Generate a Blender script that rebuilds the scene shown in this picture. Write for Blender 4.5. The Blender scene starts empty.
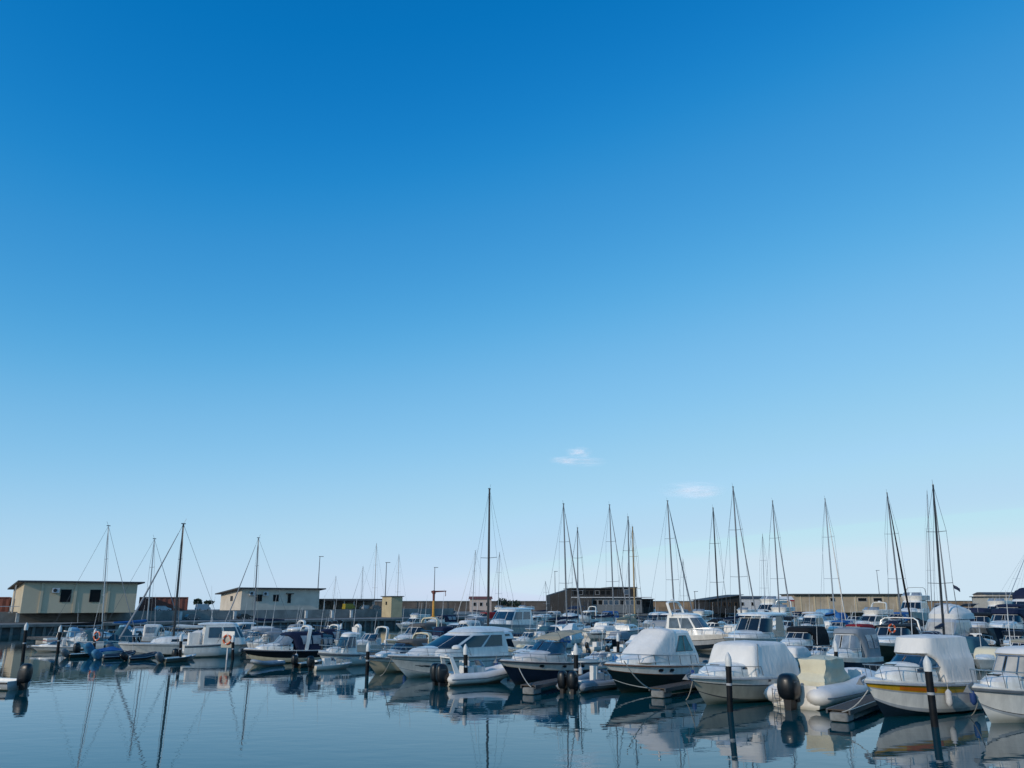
import bpy, bmesh, math, random
from mathutils import Vector, Matrix, noise
R = math.radians
PI = math.pi
sc = bpy.context.scene
C = bpy.context.collection

# ---------------------------------------------------------------- camera
CAM_H = 4.3
FPX = 800.0
PITCH = math.atan(217.0 / FPX)
cam = bpy.data.cameras.new('camera')
cam.sensor_width = 36.0
cam.lens = FPX / 1024.0 * 36.0
cam.clip_start = 0.2
cam.clip_end = 20000.0
cam_ob = bpy.data.objects.new('camera', cam)
cam_ob.location = (0, 0, CAM_H)
cam_ob.rotation_euler = (R(90) + PITCH, 0, 0)
C.objects.link(cam_ob)
sc.camera = cam_ob

# ---------------------------------------------------------------- sky, sun, exposure
SUN_DIR = Vector((-0.72, -0.68, 0.40)).normalized()      # towards the sun
SUN_EL = math.asin(SUN_DIR.z)
SUN_AZ = math.atan2(SUN_DIR.x, SUN_DIR.y)                # clockwise from +Y
world = bpy.data.worlds.new("World")
sc.world = world
world.use_nodes = True
wn = world.node_tree
for n_ in list(wn.nodes):
    wn.nodes.remove(n_)
w_out = wn.nodes.new('ShaderNodeOutputWorld')
w_bg = wn.nodes.new('ShaderNodeBackground')
w_sky = wn.nodes.new('ShaderNodeTexSky')
w_sky.sky_type = 'NISHITA'
w_sky.sun_disc = False
w_sky.sun_elevation = SUN_EL
w_sky.sun_rotation = SUN_AZ
w_sky.altitude = 0
w_sky.air_density = 1.0
w_sky.dust_density = 0.2
w_sky.ozone_density = 3.0
# the phone camera's own colour rendering of the sky: one tone curve per channel
w_sep = wn.nodes.new('ShaderNodeSeparateColor'); w_com = wn.nodes.new('ShaderNodeCombineColor')
wn.links.new(w_sky.outputs[0], w_sep.inputs[0])
def w_mad(a, k, b):
    n = wn.nodes.new('ShaderNodeMath'); n.operation = 'MULTIPLY_ADD'; wn.links.new(a, n.inputs[0]); n.inputs[1].default_value = k
    if b is None: n.inputs[2].default_value = 0
    else: wn.links.new(b, n.inputs[2])
    return n.outputs[0]
r_, g_, b_ = w_sep.outputs
chan = [w_mad(r_, .06, None), w_mad(w_mad(r_, .5, g_), .06, None), w_mad(w_mad(r_, .8, b_), .06, None)]
for k_, c_ in enumerate(chan): wn.links.new(c_, w_com.inputs[k_])
w_cur = wn.nodes.new('ShaderNodeRGBCurve')
SKY_IN = [(.64, 1.22, 2.29), (1.0, 1.80, 3.28), (1.95, 3.36, 5.42), (3.55, 5.5, 6.8), (5.85, 7.1, 6.2), (6.95, 6.7, 4.75)]
SKY_OUT = [(.002, .171, .497), (.041, .292, .658), (.212, .521, .831), (.398, .668, .875), (.535, .728, .885), (.610, .765, .895)]
for k_ in range(3):
    cv = w_cur.mapping.curves[k_]
    pts = [((i[0], i[1]+.5*i[0], i[2]+.8*i[0])[k_]*.06, o[k_]) for i, o in zip(SKY_IN, SKY_OUT)]
    pts = [(0, 0)]+sorted(pts)+[(1, max(o[k_] for o in SKY_OUT))]
    cv.points[0].location = pts[0]; cv.points[1].location = pts[-1]
    for q_ in pts[1:-1]: cv.points.new(*q_)
    for q_ in cv.points: q_.handle_type = 'VECTOR' if q_.location[0] > .8 or q_.location[0] == 0 else 'AUTO_CLAMPED'
w_cur.mapping.extend = 'HORIZONTAL'; w_cur.mapping.update()
wn.links.new(w_com.outputs[0], w_cur.inputs['Color'])
w_scl = wn.nodes.new('ShaderNodeVectorMath'); w_scl.operation = 'SCALE'; w_scl.inputs['Scale'].default_value = 1/0.12
wn.links.new(w_cur.outputs[0], w_scl.inputs[0])
wn.links.new(w_scl.outputs[0], w_bg.inputs['Color'])
wn.links.new(w_bg.outputs[0], w_out.inputs[0])
w_bg.inputs['Strength'].default_value = 0.12

sun = bpy.data.lights.new('sun', 'SUN')
sun.energy = 2.2
sun.angle = R(0.6)
sun.color = (1.0, 0.88, 0.74)
sun_ob = bpy.data.objects.new('sun', sun)
sun_ob.rotation_euler = (-SUN_DIR).to_track_quat('-Z', 'Y').to_euler()
sun_ob.location = (-60, -30, 60)
C.objects.link(sun_ob)
sc.view_settings.view_transform = 'Standard'
sc.view_settings.look = 'None'
sc.view_settings.gamma = 1.0
sc.view_settings.exposure = 0.0
sc.view_settings.use_curve_mapping = False
sc.cycles.max_bounces = 6
sc.cycles.glossy_bounces = 4
sc.cycles.transmission_bounces = 4
sc.cycles.transparent_max_bounces = 8
sc.cycles.caustics_reflective = False
sc.cycles.caustics_refractive = False

# ---------------------------------------------------------------- picture <-> world
cp_, sp_ = math.cos(PITCH), math.sin(PITCH)
def proj(X, Y, Z):
    c = Y*cp_ + (Z-CAM_H)*sp_
    u = -Y*sp_ + (Z-CAM_H)*cp_
    return 512 + FPX*X/c, 384 - FPX*u/c
def ray(px, py):
    a, b = (px-512)/FPX, (384-py)/FPX
    return Vector((a, cp_ - b*sp_, sp_ + b*cp_))
def onZ(px, py, z=0.0):
    d = ray(px, py); k = (z-CAM_H)/d.z
    return Vector((0, 0, CAM_H)) + d*k
def onY(px, py, Y):
    d = ray(px, py); k = Y/d.y
    return Vector((0, 0, CAM_H)) + d*k
def X_at(px, Y, Z=2.0):
    return (px-512)/FPX*(Y*cp_ + (Z-CAM_H)*sp_)

# ---------------------------------------------------------------- materials
_M = {}
def mat(name, col, rough=0.5, metal=0.0, var=0.08, scale=3.0, bump=0.0, bscale=20.0, coat=0.0, var_col=None, spec=0.5, stretch=(1, 1, 1), grime=0.0):
    if name in _M: return _M[name]
    m = bpy.data.materials.new(name); m.use_nodes = True
    nt = m.node_tree; b = nt.nodes['Principled BSDF']
    b.inputs['Roughness'].default_value = rough
    b.inputs['Metallic'].default_value = metal
    b.inputs['Coat Weight'].default_value = coat
    b.inputs['Specular IOR Level'].default_value = spec
    tc = nt.nodes.new('ShaderNodeTexCoord')
    mp = nt.nodes.new('ShaderNodeMapping'); mp.inputs['Scale'].default_value = stretch
    nt.links.new(tc.outputs['Object'], mp.inputs[0])
    nz = nt.nodes.new('ShaderNodeTexNoise'); nz.inputs['Scale'].default_value = scale
    nz.inputs['Detail'].default_value = 5; nz.inputs['Roughness'].default_value = 0.6
    nt.links.new(mp.outputs[0], nz.inputs['Vector'])
    rp = nt.nodes.new('ShaderNodeValToRGB')
    lo = [max(0, c*(1-var)) for c in col] if var_col is None else list(var_col)
    hi = [min(1, c*(1+var*0.6)) for c in col]
    rp.color_ramp.elements[0].position = 0.35; rp.color_ramp.elements[0].color = (*lo, 1)
    rp.color_ramp.elements[1].position = 0.65; rp.color_ramp.elements[1].color = (*hi, 1)
    nt.links.new(nz.outputs[0], rp.inputs[0])
    last = rp.outputs[0]
    if grime:
        # a tide stain just above the water, hull coordinates
        sx = nt.nodes.new('ShaderNodeSeparateXYZ'); nt.links.new(tc.outputs['Object'], sx.inputs[0])
        ad = nt.nodes.new('ShaderNodeMath'); ad.operation = 'MULTIPLY_ADD'
        nt.links.new(nz.outputs[0], ad.inputs[0]); ad.inputs[1].default_value = -0.25
        nt.links.new(sx.outputs[2], ad.inputs[2])
        mr = nt.nodes.new('ShaderNodeMapRange'); mr.inputs[1].default_value = -0.06; mr.inputs[2].default_value = 0.14
        mr.inputs[3].default_value = grime; mr.inputs[4].default_value = 0.0
        nt.links.new(ad.outputs[0], mr.inputs[0])
        mx = nt.nodes.new('ShaderNodeMix'); mx.data_type = 'RGBA'
        nt.links.new(mr.outputs[0], mx.inputs[0]); nt.links.new(last, mx.inputs[6])
        mx.inputs[7].default_value = (0.16, 0.14, 0.07, 1)
        last = mx.outputs[2]
    nt.links.new(last, b.inputs['Base Color'])
    if bump:
        n2 = nt.nodes.new('ShaderNodeTexNoise'); n2.inputs['Scale'].default_value = bscale; n2.inputs['Detail'].default_value = 4
        nt.links.new(mp.outputs[0], n2.inputs['Vector'])
        bp = nt.nodes.new('ShaderNodeBump'); bp.inputs['Strength'].default_value = bump; bp.inputs['Distance'].default_value = 0.05
        nt.links.new(n2.outputs[0], bp.inputs['Height']); nt.links.new(bp.outputs[0], b.inputs['Normal'])
    _M[name] = m
    return m
def gel(name, col, grime=0.55): return mat('gelcoat ' + name, col, 0.30, var=0.15, scale=1.5, coat=0.25, bump=0.04, bscale=1.5, grime=grime, stretch=(2.2, 2.2, .45))
def cloth(name, col):
    m = mat('canvas ' + name, col, 0.85, var=0.10, scale=0.9, bump=0.5, bscale=4.5, spec=0.25, stretch=(1, 1, .5))
    nt = m.node_tree     # add sharper creases over the soft folds
    if 'crease' in m: return m
    m['crease'] = 1
    tc = next(n for n in nt.nodes if n.type == 'TEX_COORD'); mp = nt.nodes.new('ShaderNodeMapping'); mp.inputs['Scale'].default_value = (.9, .9, .5); mp.inputs['Rotation'].default_value = (.3, .35, .6)
    nt.links.new(tc.outputs['Object'], mp.inputs[0]); nz = nt.nodes.new('ShaderNodeTexNoise'); nz.inputs['Scale'].default_value = 1.7; nz.inputs['Detail'].default_value = 2; nz.inputs['Distortion'].default_value = .8; nt.links.new(mp.outputs[0], nz.inputs['Vector'])
    a = nt.nodes.new('ShaderNodeMath'); a.operation = 'SUBTRACT'; nt.links.new(nz.outputs[0], a.inputs[0]); a.inputs[1].default_value = .5
    b = nt.nodes.new('ShaderNodeMath'); b.operation = 'ABSOLUTE'; nt.links.new(a.outputs[0], b.inputs[0])
    c = nt.nodes.new('ShaderNodeMath'); c.operation = 'POWER'; nt.links.new(b.outputs[0], c.inputs[0]); c.inputs[1].default_value = .6
    old = next(n for n in nt.nodes if n.type == 'BUMP'); bp = nt.nodes.new('ShaderNodeBump'); bp.inputs['Strength'].default_value = .35; bp.inputs['Distance'].default_value = .07
    nt.links.new(c.outputs[0], bp.inputs['Height']); nt.links.new(old.outputs[0], bp.inputs['Normal']); nt.links.new(bp.outputs[0], nt.nodes['Principled BSDF'].inputs['Normal'])
    return m
WHITE = gel('white', (0.80, 0.765, 0.70)); CREAM = gel('cream', (0.60, 0.53, 0.38)); NAVY = gel('navy', (0.010, 0.016, 0.035), 0.2)
GREEN = gel('bottle green', (0.006, 0.016, 0.018), 0.2); BLACK = gel('black', (0.006, 0.007, 0.009), 0.2)
GREY = gel('light grey', (0.42, 0.44, 0.46)); DGREY = gel('dark grey', (0.06, 0.065, 0.07)); OLIVE = gel('olive', (0.035, 0.038, 0.022))
BLUE = gel('blue', (0.02, 0.09, 0.26)); RED = gel('red', (0.30, 0.016, 0.02)); YELLOW = gel('yellow', (0.62, 0.36, 0.02)); ORANGE = gel('orange', (0.62, 0.16, 0.01))
PINKW = gel('warm white', (0.68, 0.62, 0.56)); WOOD = mat('varnished wood', (0.16, 0.06, 0.025), 0.35, var=0.35, scale=6, stretch=(0.4, 4, 4))
ANTI = gel('antifoul blue black', (0.012, 0.022, 0.035), 0.0); DECK = mat('non slip deck', (0.70, 0.67, 0.62), 0.6, var=0.08, scale=4, bump=0.1, bscale=60)
TEAK = mat('teak planks', (0.22, 0.13, 0.07), 0.7, var=0.35, scale=8, stretch=(0.3, 6, 6))
GLASS = mat('tinted glass', (0.012, 0.017, 0.022), 0.05, var=0.2, spec=0.8)
BGLASS = mat('blue tinted glass', (0.015, 0.05, 0.09), 0.06, var=0.25, spec=0.8)
TGLASS = mat('teal curtained glass', (0.05, 0.22, 0.23), 0.3, var=0.3, spec=0.3)
VINYL = mat('clear vinyl', (0.22, 0.26, 0.30), 0.12, var=0.3, scale=2, bump=0.35, bscale=3.5, spec=0.6)
WVINYL = mat('milky vinyl', (0.46, 0.43, 0.38), 0.25, var=0.18, scale=2, bump=0.4, bscale=3, spec=0.5)
STEEL = mat('stainless steel', (0.36, 0.37, 0.38), 0.28, metal=0.9)
ALU = mat('anodised mast', (0.42, 0.43, 0.44), 0.35, metal=0.55, var=0.1); DMAST = mat('black mast', (0.018, 0.020, 0.024), 0.4, var=0.2)
WMAST = mat('white painted mast', (0.62, 0.63, 0.63), 0.4, var=0.06); GMAST = mat('grey mast', (0.16, 0.18, 0.20), 0.45, var=0.15); TMAST = mat('pale wooden mast', (0.36, 0.26, 0.13), 0.5, var=0.25, scale=5)
WIRE = mat('rigging wire', (0.12, 0.13, 0.14), 0.4, metal=0.6)
RUBBER = mat('black rubber', (0.012, 0.012, 0.014), 0.55, var=0.3); PLASTIC = mat('black cowling', (0.006, 0.007, 0.009), 0.38, var=0.4, coat=0.1)
GPLASTIC = mat('grey cowling', (0.10, 0.11, 0.12), 0.35, var=0.2, coat=0.2)
HYP = mat('white inflatable fabric', (0.72, 0.69, 0.65), 0.5, var=0.08, scale=2, bump=0.08, bscale=3); GHYP = mat('grey inflatable fabric', (0.24, 0.27, 0.30), 0.55, var=0.12, scale=2); BHYP = mat('dark inflatable fabric', (0.02, 0.025, 0.035), 0.5, var=0.2)
CWHITE = cloth('white', (0.77, 0.735, 0.685)); CBEIGE = cloth('beige', (0.42, 0.36, 0.25)); CNAVY = cloth('navy', (0.012, 0.02, 0.05)); CBLACK = cloth('black', (0.01, 0.011, 0.013))
CGREY = cloth('grey', (0.26, 0.28, 0.30)); CBROWN = cloth('taupe', (0.13, 0.115, 0.10)); CBLUE = cloth('blue', (0.03, 0.13, 0.33)); CCREAM = cloth('cream', (0.66, 0.60, 0.44)); CRED = cloth('red', (0.28, 0.02, 0.025)); CLBLUE = cloth('light blue', (0.20, 0.38, 0.52)); CTEAL = cloth('petrol', (0.03, 0.10, 0.14))
ROPE = mat('rope', (0.45, 0.42, 0.36), 0.9, var=0.2, scale=20)

# ---------------------------------------------------------------- mesh builder
class MB:
    def __init__(s): s.v, s.f, s.m = [], [], []
    def add(s, vs, fs, m=0):
        o = len(s.v); s.v += [tuple(v) for v in vs]
        for f in fs: s.f.append([i+o for i in f]); s.m.append(m)
        return s
    def box(s, c, d, m=0, rz=0.0, taper=1.0):
        x, y, z = d[0]/2, d[1]/2, d[2]/2; ca, sa = math.cos(rz), math.sin(rz); vs = []
        for k, t in ((-1, 1.0), (1, taper)):
            for a, b in ((-1, -1), (1, -1), (1, 1), (-1, 1)):
                X, Y = a*x*t, b*y*t
                vs.append((c[0]+X*ca-Y*sa, c[1]+X*sa+Y*ca, c[2]+k*z))
        return s.add(vs, [(3, 2, 1, 0), (4, 5, 6, 7), (0, 1, 5, 4), (1, 2, 6, 5), (2, 3, 7, 6), (3, 0, 4, 7)], m)
    def hexa(s, p, m=0):       # 8 points, bottom ring then top ring
        return s.add(p, [(3, 2, 1, 0), (4, 5, 6, 7), (0, 1, 5, 4), (1, 2, 6, 5), (2, 3, 7, 6), (3, 0, 4, 7)], m)
    def grid(s, rows, m=0, close=False, mf=None):
        n = len(rows[0]); vs = [p for r in rows for p in r]; o = len(s.v); s.v += [tuple(v) for v in vs]
        for i in range(len(rows)-1):
            for j in range(n if close else n-1):
                a, b = i*n+j, i*n+(j+1) % n
                s.f.append([o+a, o+b, o+b+n, o+a+n]); s.m.append(mf(i, j) if mf else m)
        return s
    def tube(s, pts, r, n=6, m=0, cap=True):
        pts = [Vector(p) for p in pts]; rows = []
        rr = r if hasattr(r, '__len__') else [r]*len(pts)
        up = Vector((0, 0, 1)); prev = None
        for i, p in enumerate(pts):
            d = (pts[min(i+1, len(pts)-1)]-pts[max(i-1, 0)])
            if d.length < 1e-9: d = Vector((0, 0, 1))
            d.normalize()
            if prev is None:
                a = up if abs(d.z) < 0.95 else Vector((1, 0, 0))
                x = d.cross(a).normalized()
            else:
                x = (prev - d*prev.dot(d))
                x = x.normalized() if x.length > 1e-6 else d.orthogonal().normalized()
            prev = x; y = d.cross(x)
            rows.append([p+(x*math.cos(k*2*PI/n)+y*math.sin(k*2*PI/n))*rr[i] for k in range(n)])
        o = len(s.v); s.grid(rows, m, close=True)
        if cap:
            s.f.append([o+k for k in range(n)][::-1]); s.m.append(m)
            e = o+(len(rows)-1)*n; s.f.append([e+k for k in range(n)]); s.m.append(m)
        return s
    def lathe(s, prof, c=(0, 0, 0), n=10, m=0, axis='z'):
        rows = []
        for r, h in prof:
            if axis == 'z': rows.append([(c[0]+r*math.cos(k*2*PI/n), c[1]+r*math.sin(k*2*PI/n), c[2]+h) for k in range(n)])
            else: rows.append([(c[0]+h, c[1]+r*math.cos(k*2*PI/n), c[2]+r*math.sin(k*2*PI/n)) for k in range(n)])
        o = len(s.v); s.grid(rows, m, close=True)
        s.f.append([o+k for k in range(n)][::-1]); s.m.append(m)
        e = o+(len(rows)-1)*n; s.f.append([e+k for k in range(n)]); s.m.append(m)
        return s
    def blob(s, c, d, e=0.6, n=12, k=8, m=0, warp=None):     # super-ellipsoid
        def sg(a, p): return math.copysign(abs(a)**p, a)
        rows = []
        for i in range(k+1):
            th = -PI/2+PI*i/k; row = []
            for j in range(n):
                ph = 2*PI*j/n
                x, y, z = sg(math.cos(th), e)*sg(math.cos(ph), e), sg(math.cos(th), e)*sg(math.sin(ph), e), sg(math.sin(th), e)
                if warp: x, y, z = warp(x, y, z)
                row.append((c[0]+x*d[0]/2, c[1]+y*d[1]/2, c[2]+z*d[2]/2))
            rows.append(row)
        return s.grid(rows, m, close=True)
def obj(name, mb, ms, parent=None, loc=None, smooth=38, rot=None):
    me = bpy.data.meshes.new(name)
    me.from_pydata(mb.v, [], mb.f); me.update()
    if not isinstance(ms, (list, tuple)): ms = [ms]
    for m in ms: me.materials.append(m)
    me.polygons.foreach_set('material_index', mb.m)
    bm = bmesh.new(); bm.from_mesh(me)
    bmesh.ops.remove_doubles(bm, verts=bm.verts, dist=1e-5)
    bmesh.ops.recalc_face_normals(bm, faces=bm.faces)
    ca = R(smooth)
    for f in bm.faces: f.smooth = smooth > 0
    for e in bm.edges:
        if len(e.link_faces) == 2 and e.calc_face_angle(0) > ca: e.smooth = False
    bm.to_mesh(me); bm.free()
    o = bpy.data.objects.new(name, me); C.objects.link(o)
    if parent: o.parent = parent
    if loc: o.location = loc
    if rot: o.rotation_euler = rot
    return o
def tag(o, label, cat, group=None):
    o['label'] = label; o['category'] = cat
    if group: o['group'] = group
    return o
def thing(name, label, cat, loc=(0, 0, 0), rz=0.0, group=None):
    o = bpy.data.objects.new(name, None); C.objects.link(o); o.empty_display_size = 0.3
    o.location = loc; o.rotation_euler = (0, 0, rz)
    return tag(o, label, cat, group)
def struct(name, mb, m, smooth=38):
    o = obj(name, mb, m, smooth=smooth); o['kind'] = 'structure'; return o
def copy_thing(root, loc, rz, label):
    r = root.copy(); C.objects.link(r); r.location = loc; r.rotation_euler = (0, 0, rz); r['label'] = label
    for ch in list(root.children):
        c = ch.copy(); C.objects.link(c); c.parent = r
        for g in list(ch.children):
            d = g.copy(); C.objects.link(d); d.parent = c
    return r
# ================================================================ SETTING
# ---- water
wm = bpy.data.materials.new('harbour water'); wm.use_nodes = True
nt = wm.node_tree; pb = nt.nodes['Principled BSDF']
pb.inputs['Base Color'].default_value = (0.0, 0.056, 0.070, 1)
pb.inputs['Roughness'].default_value = 0.02
pb.inputs['IOR'].default_value = 1.40
tc = nt.nodes.new('ShaderNodeTexCoord')
def wnoise(scale, sx, sy, det):
    mp = nt.nodes.new('ShaderNodeMapping'); mp.inputs['Scale'].default_value = (sx, sy, 1); mp.inputs['Rotation'].default_value = (0, 0, R(14))
    nt.links.new(tc.outputs['Object'], mp.inputs[0])
    n = nt.nodes.new('ShaderNodeTexNoise'); n.inputs['Scale'].default_value = scale; n.inputs['Detail'].default_value = det
    nt.links.new(mp.outputs[0], n.inputs['Vector']); return n
n1 = wnoise(1.3, 0.55, 1.0, 2); n2 = wnoise(4.0, 0.5, 1.0, 2); n3 = wnoise(0.05, 0.5, 1.6, 2)
mr = nt.nodes.new('ShaderNodeMapRange'); mr.inputs[1].default_value = 0.42; mr.inputs[2].default_value = 0.62
mr.inputs[3].default_value = 0.15; mr.inputs[4].default_value = 2.2
nt.links.new(n3.outputs[0], mr.inputs[0])
ml = nt.nodes.new('ShaderNodeMath'); ml.operation = 'MULTIPLY'
nt.links.new(n2.outputs[0], ml.inputs[0]); nt.links.new(mr.outputs[0], ml.inputs[1])
m2 = nt.nodes.new('ShaderNodeMath'); m2.operation = 'MULTIPLY_ADD'
nt.links.new(ml.outputs[0], m2.inputs[0]); m2.inputs[1].default_value = 0.10; nt.links.new(n1.outputs[0], m2.inputs[2])
bp = nt.nodes.new('ShaderNodeBump'); bp.inputs['Strength'].default_value = 1.0; bp.inputs['Distance'].default_value = 0.0055
nt.links.new(m2.outputs[0], bp.inputs['Height']); nt.links.new(bp.outputs[0], pb.inputs['Normal'])
struct('water', MB().add([(-6000, -400, 0), (6000, -400, 0), (6000, 9000, 0), (-6000, 9000, 0)], [(0, 1, 2, 3)]), wm)

CONC = mat('weathered concrete', (0.20, 0.195, 0.18), 0.9, var=0.35, scale=0.9, bump=0.3, bscale=6)
CONCD = mat('wet dark concrete', (0.09, 0.092, 0.09), 0.8, var=0.4, scale=1.2, bump=0.3, bscale=5)
CONCL = mat('pale concrete', (0.27, 0.26, 0.24), 0.85, var=0.25, scale=0.7, bump=0.2, bscale=6)
ASPH = mat('asphalt', (0.06, 0.06, 0.06), 0.95, var=0.2, scale=2)
WALLW = mat('ochre rendered wall', (0.27, 0.19, 0.12), 0.9, var=0.3, scale=0.25, bump=0.3, bscale=2, stretch=(1, 1, 2))
WALLG = mat('grey rendered wall', (0.13, 0.11, 0.095), 0.9, var=0.3, scale=0.25, bump=0.3, bscale=2, stretch=(1, 1, 2))

def strip(name, path, off0, off1, z0, z1, m, smooth=0):
    """a solid running along a polyline, between two offsets to its left"""
    mb = MB(); P = [Vector((p[0], p[1], 0)) for p in path]; N = []
    for i in range(len(P)):
        d = (P[min(i+1, len(P)-1)]-P[max(i-1, 0)]).normalized(); N.append(Vector((-d.y, d.x, 0)))
    rows = []
    for p, n in zip(P, N):
        a, b = p+n*off0, p+n*off1
        rows.append([(a.x, a.y, z0), (b.x, b.y, z0), (b.x, b.y, z1), (a.x, a.y, z1)])
    mb.grid(rows, 0, close=True)
    mb.f.append([0, 1, 2, 3]); mb.m.append(0); k = 4*(len(rows)-1); mb.f.append([k, k+1, k+2, k+3]); mb.m.append(0)
    return struct(name, mb, m, smooth)
# quay: lower apron with an overhanging lip, upper promenade
QD = Vector((0.77, 0.64, 0)).normalized(); QN = Vector((-QD.y, QD.x, 0))
Q0 = Vector((-72, 107, 0))
QP = [Q0-QD*110, Q0, Q0+QD*66, Vector((-2, 172, 0)), Vector((22, 196, 0)), Vector((70, 214, 0)), Vector((260, 232, 0))]
strip('quay_apron', QP, -0.45, 9, 0.92, 1.28, CONC)
strip('quay_wall', QP, 0.0, 8.5, -1.5, 0.918, CONCD)
rib = MB(); L_ = 0
for i in range(len(QP)-1):
    a, b = QP[i], QP[i+1]; d = (b-a); n = int(d.length/1.3); d.normalize(); ang = math.atan2(d.y, d.x)
    for k in range(n):
        p = a+d*(k*1.3+0.4)
        rib.box((p.x+d.y*0.16, p.y-d.x*0.16, 0.30), (0.34, 0.34, 1.2), 0, ang)
struct('quay_buttresses', rib, mat('stained concrete', (.15, .15, .14), .9, var=.3, scale=1.1), 0)
strip('quay_road', QP, 8.9, 16, 1.0, 1.284, ASPH)
strip('quay_retaining_wall', QP[:4], 14.0, 14.5, 1.0, 2.75, CONCL)
strip('quay_promenade', QP[:4], 14.48, 46, 0.0, 2.60, CONC)
strip('quay_yard', QP[3:], 15.8, 70, 0.2, 1.45, CONC)

def wall_thing(name, label, a, b, z0, z1, th, m, capm, cat='wall'):
    a, b = Vector(a), Vector(b); d = b-a; L = d.length; ang = math.atan2(d.y, d.x); t = thing(name, label, cat, (a.x, a.y, z0), ang)
    obj('wall_face', MB().box((L/2, 0, (z1-z0)/2), (L, th, z1-z0)), m, t, smooth=0)
    mb = MB(); n = max(1, int(L/6))
    for k in range(n): mb.box(((k+.5)*L/n, -0.05, z1-z0+0.09), (L/n-0.04, th+0.35, 0.18))
    o = obj('coping', mb, capm, t, smooth=0); return t
# breakwater beyond the basin
wall_thing('breakwater_wall', 'long grey brown breakwater wall behind the boats left of the dark building', (-52, 232), (26, 246), 1.2, 4.15, 1.2, WALLG, CONC)
wall_thing('breakwater_wall', 'ochre breakwater wall behind the masts right of the dark building', (26, 246), (62, 248), 1.2, 4.15, 1.2, WALLW, CONC)
wall_thing('breakwater_wall', 'warm ochre breakwater wall running towards the right edge of the picture', (62, 248), (210, 238), 1.2, 4.2, 1.2, WALLW, CONC)
strip('breakwater_base', [(-58, 230), (210, 236)], -1, 8, -1, 1.3, CONC)

# ---- buildings -------------------------------------------------
BEIGE = mat('beige render', (0.56, 0.47, 0.33), 0.9, var=0.08, scale=0.35, bump=0.15, bscale=8, stretch=(1, 1, .4))
BEIGEL = mat('pale ribbed cladding', (0.60, 0.53, 0.44), 0.85, var=0.12, scale=0.6, bump=0.15, bscale=8)
DROOF = mat('dark roof sheet', (0.06, 0.062, 0.065), 0.7, var=0.2)
DARKW = mat('dark brown cladding', (0.020, 0.018, 0.017), 0.7, var=0.3, scale=1.2)
STONEG = mat('grey stone facing', (0.055, 0.053, 0.050), 0.9, var=0.4, scale=1.5, bump=0.4, bscale=5)
PBLUE = mat('pale blue grey panel', (0.15, 0.165, 0.175), 0.7, var=0.12)
FRAMEW = mat('window frame white', (0.5, 0.5, 0.5), 0.6)
REDB = mat('rust red steel', (0.20, 0.065, 0.045), 0.75, var=0.3, scale=1.5)
FADE = mat('washed out white paint', (0.55, 0.56, 0.57), 0.7, var=0.15)
TRIM = mat('dark trim', (0.03, 0.03, 0.032), 0.6)
BEIGEH = mat('sandy render', (0.50, 0.41, 0.25), 0.9, var=0.12, scale=1)

DGLASS = mat('dark window interior', (0.008, 0.009, 0.010), 0.5, var=0.2, spec=.15)  # darkness of the unlit room is put into the matte pane colour
def gable_house(label, pxl, Yl, ang, L, D, z0, h, hr, wallm, roofm, over=0.9, pil=()):
    """long house, front along its local x, gable roof whose left end slopes"""
    X = X_at(pxl, Yl, z0+h/2)
    t = thing('quay_building', label, 'building', (X, Yl, z0), ang)
    mb = MB(); mb.box((L/2, D/2, h/2), (L, D, h))
    w = obj('wall', mb, wallm, t, smooth=0)
    # gable infill on both ends
    mb = MB()
    for x in (0.0, L):
        mb.add([(x, 0, h), (x, D, h), (x, D/2, h+hr*0.55)], [(0, 1, 2)])
    obj('gable_end', MB().add([(0.0, 0, h-0.01), (0.0, D, h-0.01), (0.0, D, h+0.1), (0, 0, h+hr)], [(0, 1, 2, 3)]), wallm, t, smooth=0)
    # mono-pitch roof: high along the front, low at the back
    mb = MB(); a = over
    pts = [(-a, -a*.7, h+hr*0.98), (L+a, -a*.7, h+hr*0.98), (L+a, D+a*.6, h-0.05), (-a, D+a*.6, h-0.05)]
    top = [(p[0], p[1], p[2]+0.2) for p in pts]
    mb.hexa(pts+top)
    obj('roof', mb, roofm, t, smooth=0)
    mb = MB().add([(0, 0, h), (L, 0, h), (L, 0, h+hr*0.98), (0, 0, h+hr*0.98)], [(0, 1, 2, 3)])
    obj('upper_wall', mb, wallm, t, smooth=0)
    for x in pil:
        obj('pilaster', MB().box((x, -0.07, (h+hr)/2), (0.35, 0.14, h+hr-0.1)), wallm, t, smooth=0)
    return t
def add_win(t, x, z, w, h, y=-0.02, gl=DGLASS, fr=TRIM, side=None, shutter=False):
    a = 0.05
    f = MB()
    for (cx, cz, dx, dz) in ((x, z+h/2+a/2, w+2*a, a), (x, z-h/2-a/2, w+2*a, a), (x-w/2-a/2, z, a, h), (x+w/2+a/2, z, a, h)):
        f.box((cx, y-0.02, cz), (dx, 0.1, dz))
    o = obj('window', f, fr, t, smooth=0)
    obj('pane', MB().box((x, y, z), (w, 0.04, h)), gl, o, smooth=0)
def add_ac(t, x, z):
    o = obj('air_conditioner', MB().box((x, -0.22, z), (0.95, 0.36, 0.7)), FADE, t, smooth=0)
    obj('fan', MB().lathe([(0.25, 0), (0.25, 0.03)], (0, 0, 0), 12, axis='z'), TRIM, o, loc=(x-0.1, -0.41, z), rot=(R(90), 0, 0), smooth=0)

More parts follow.
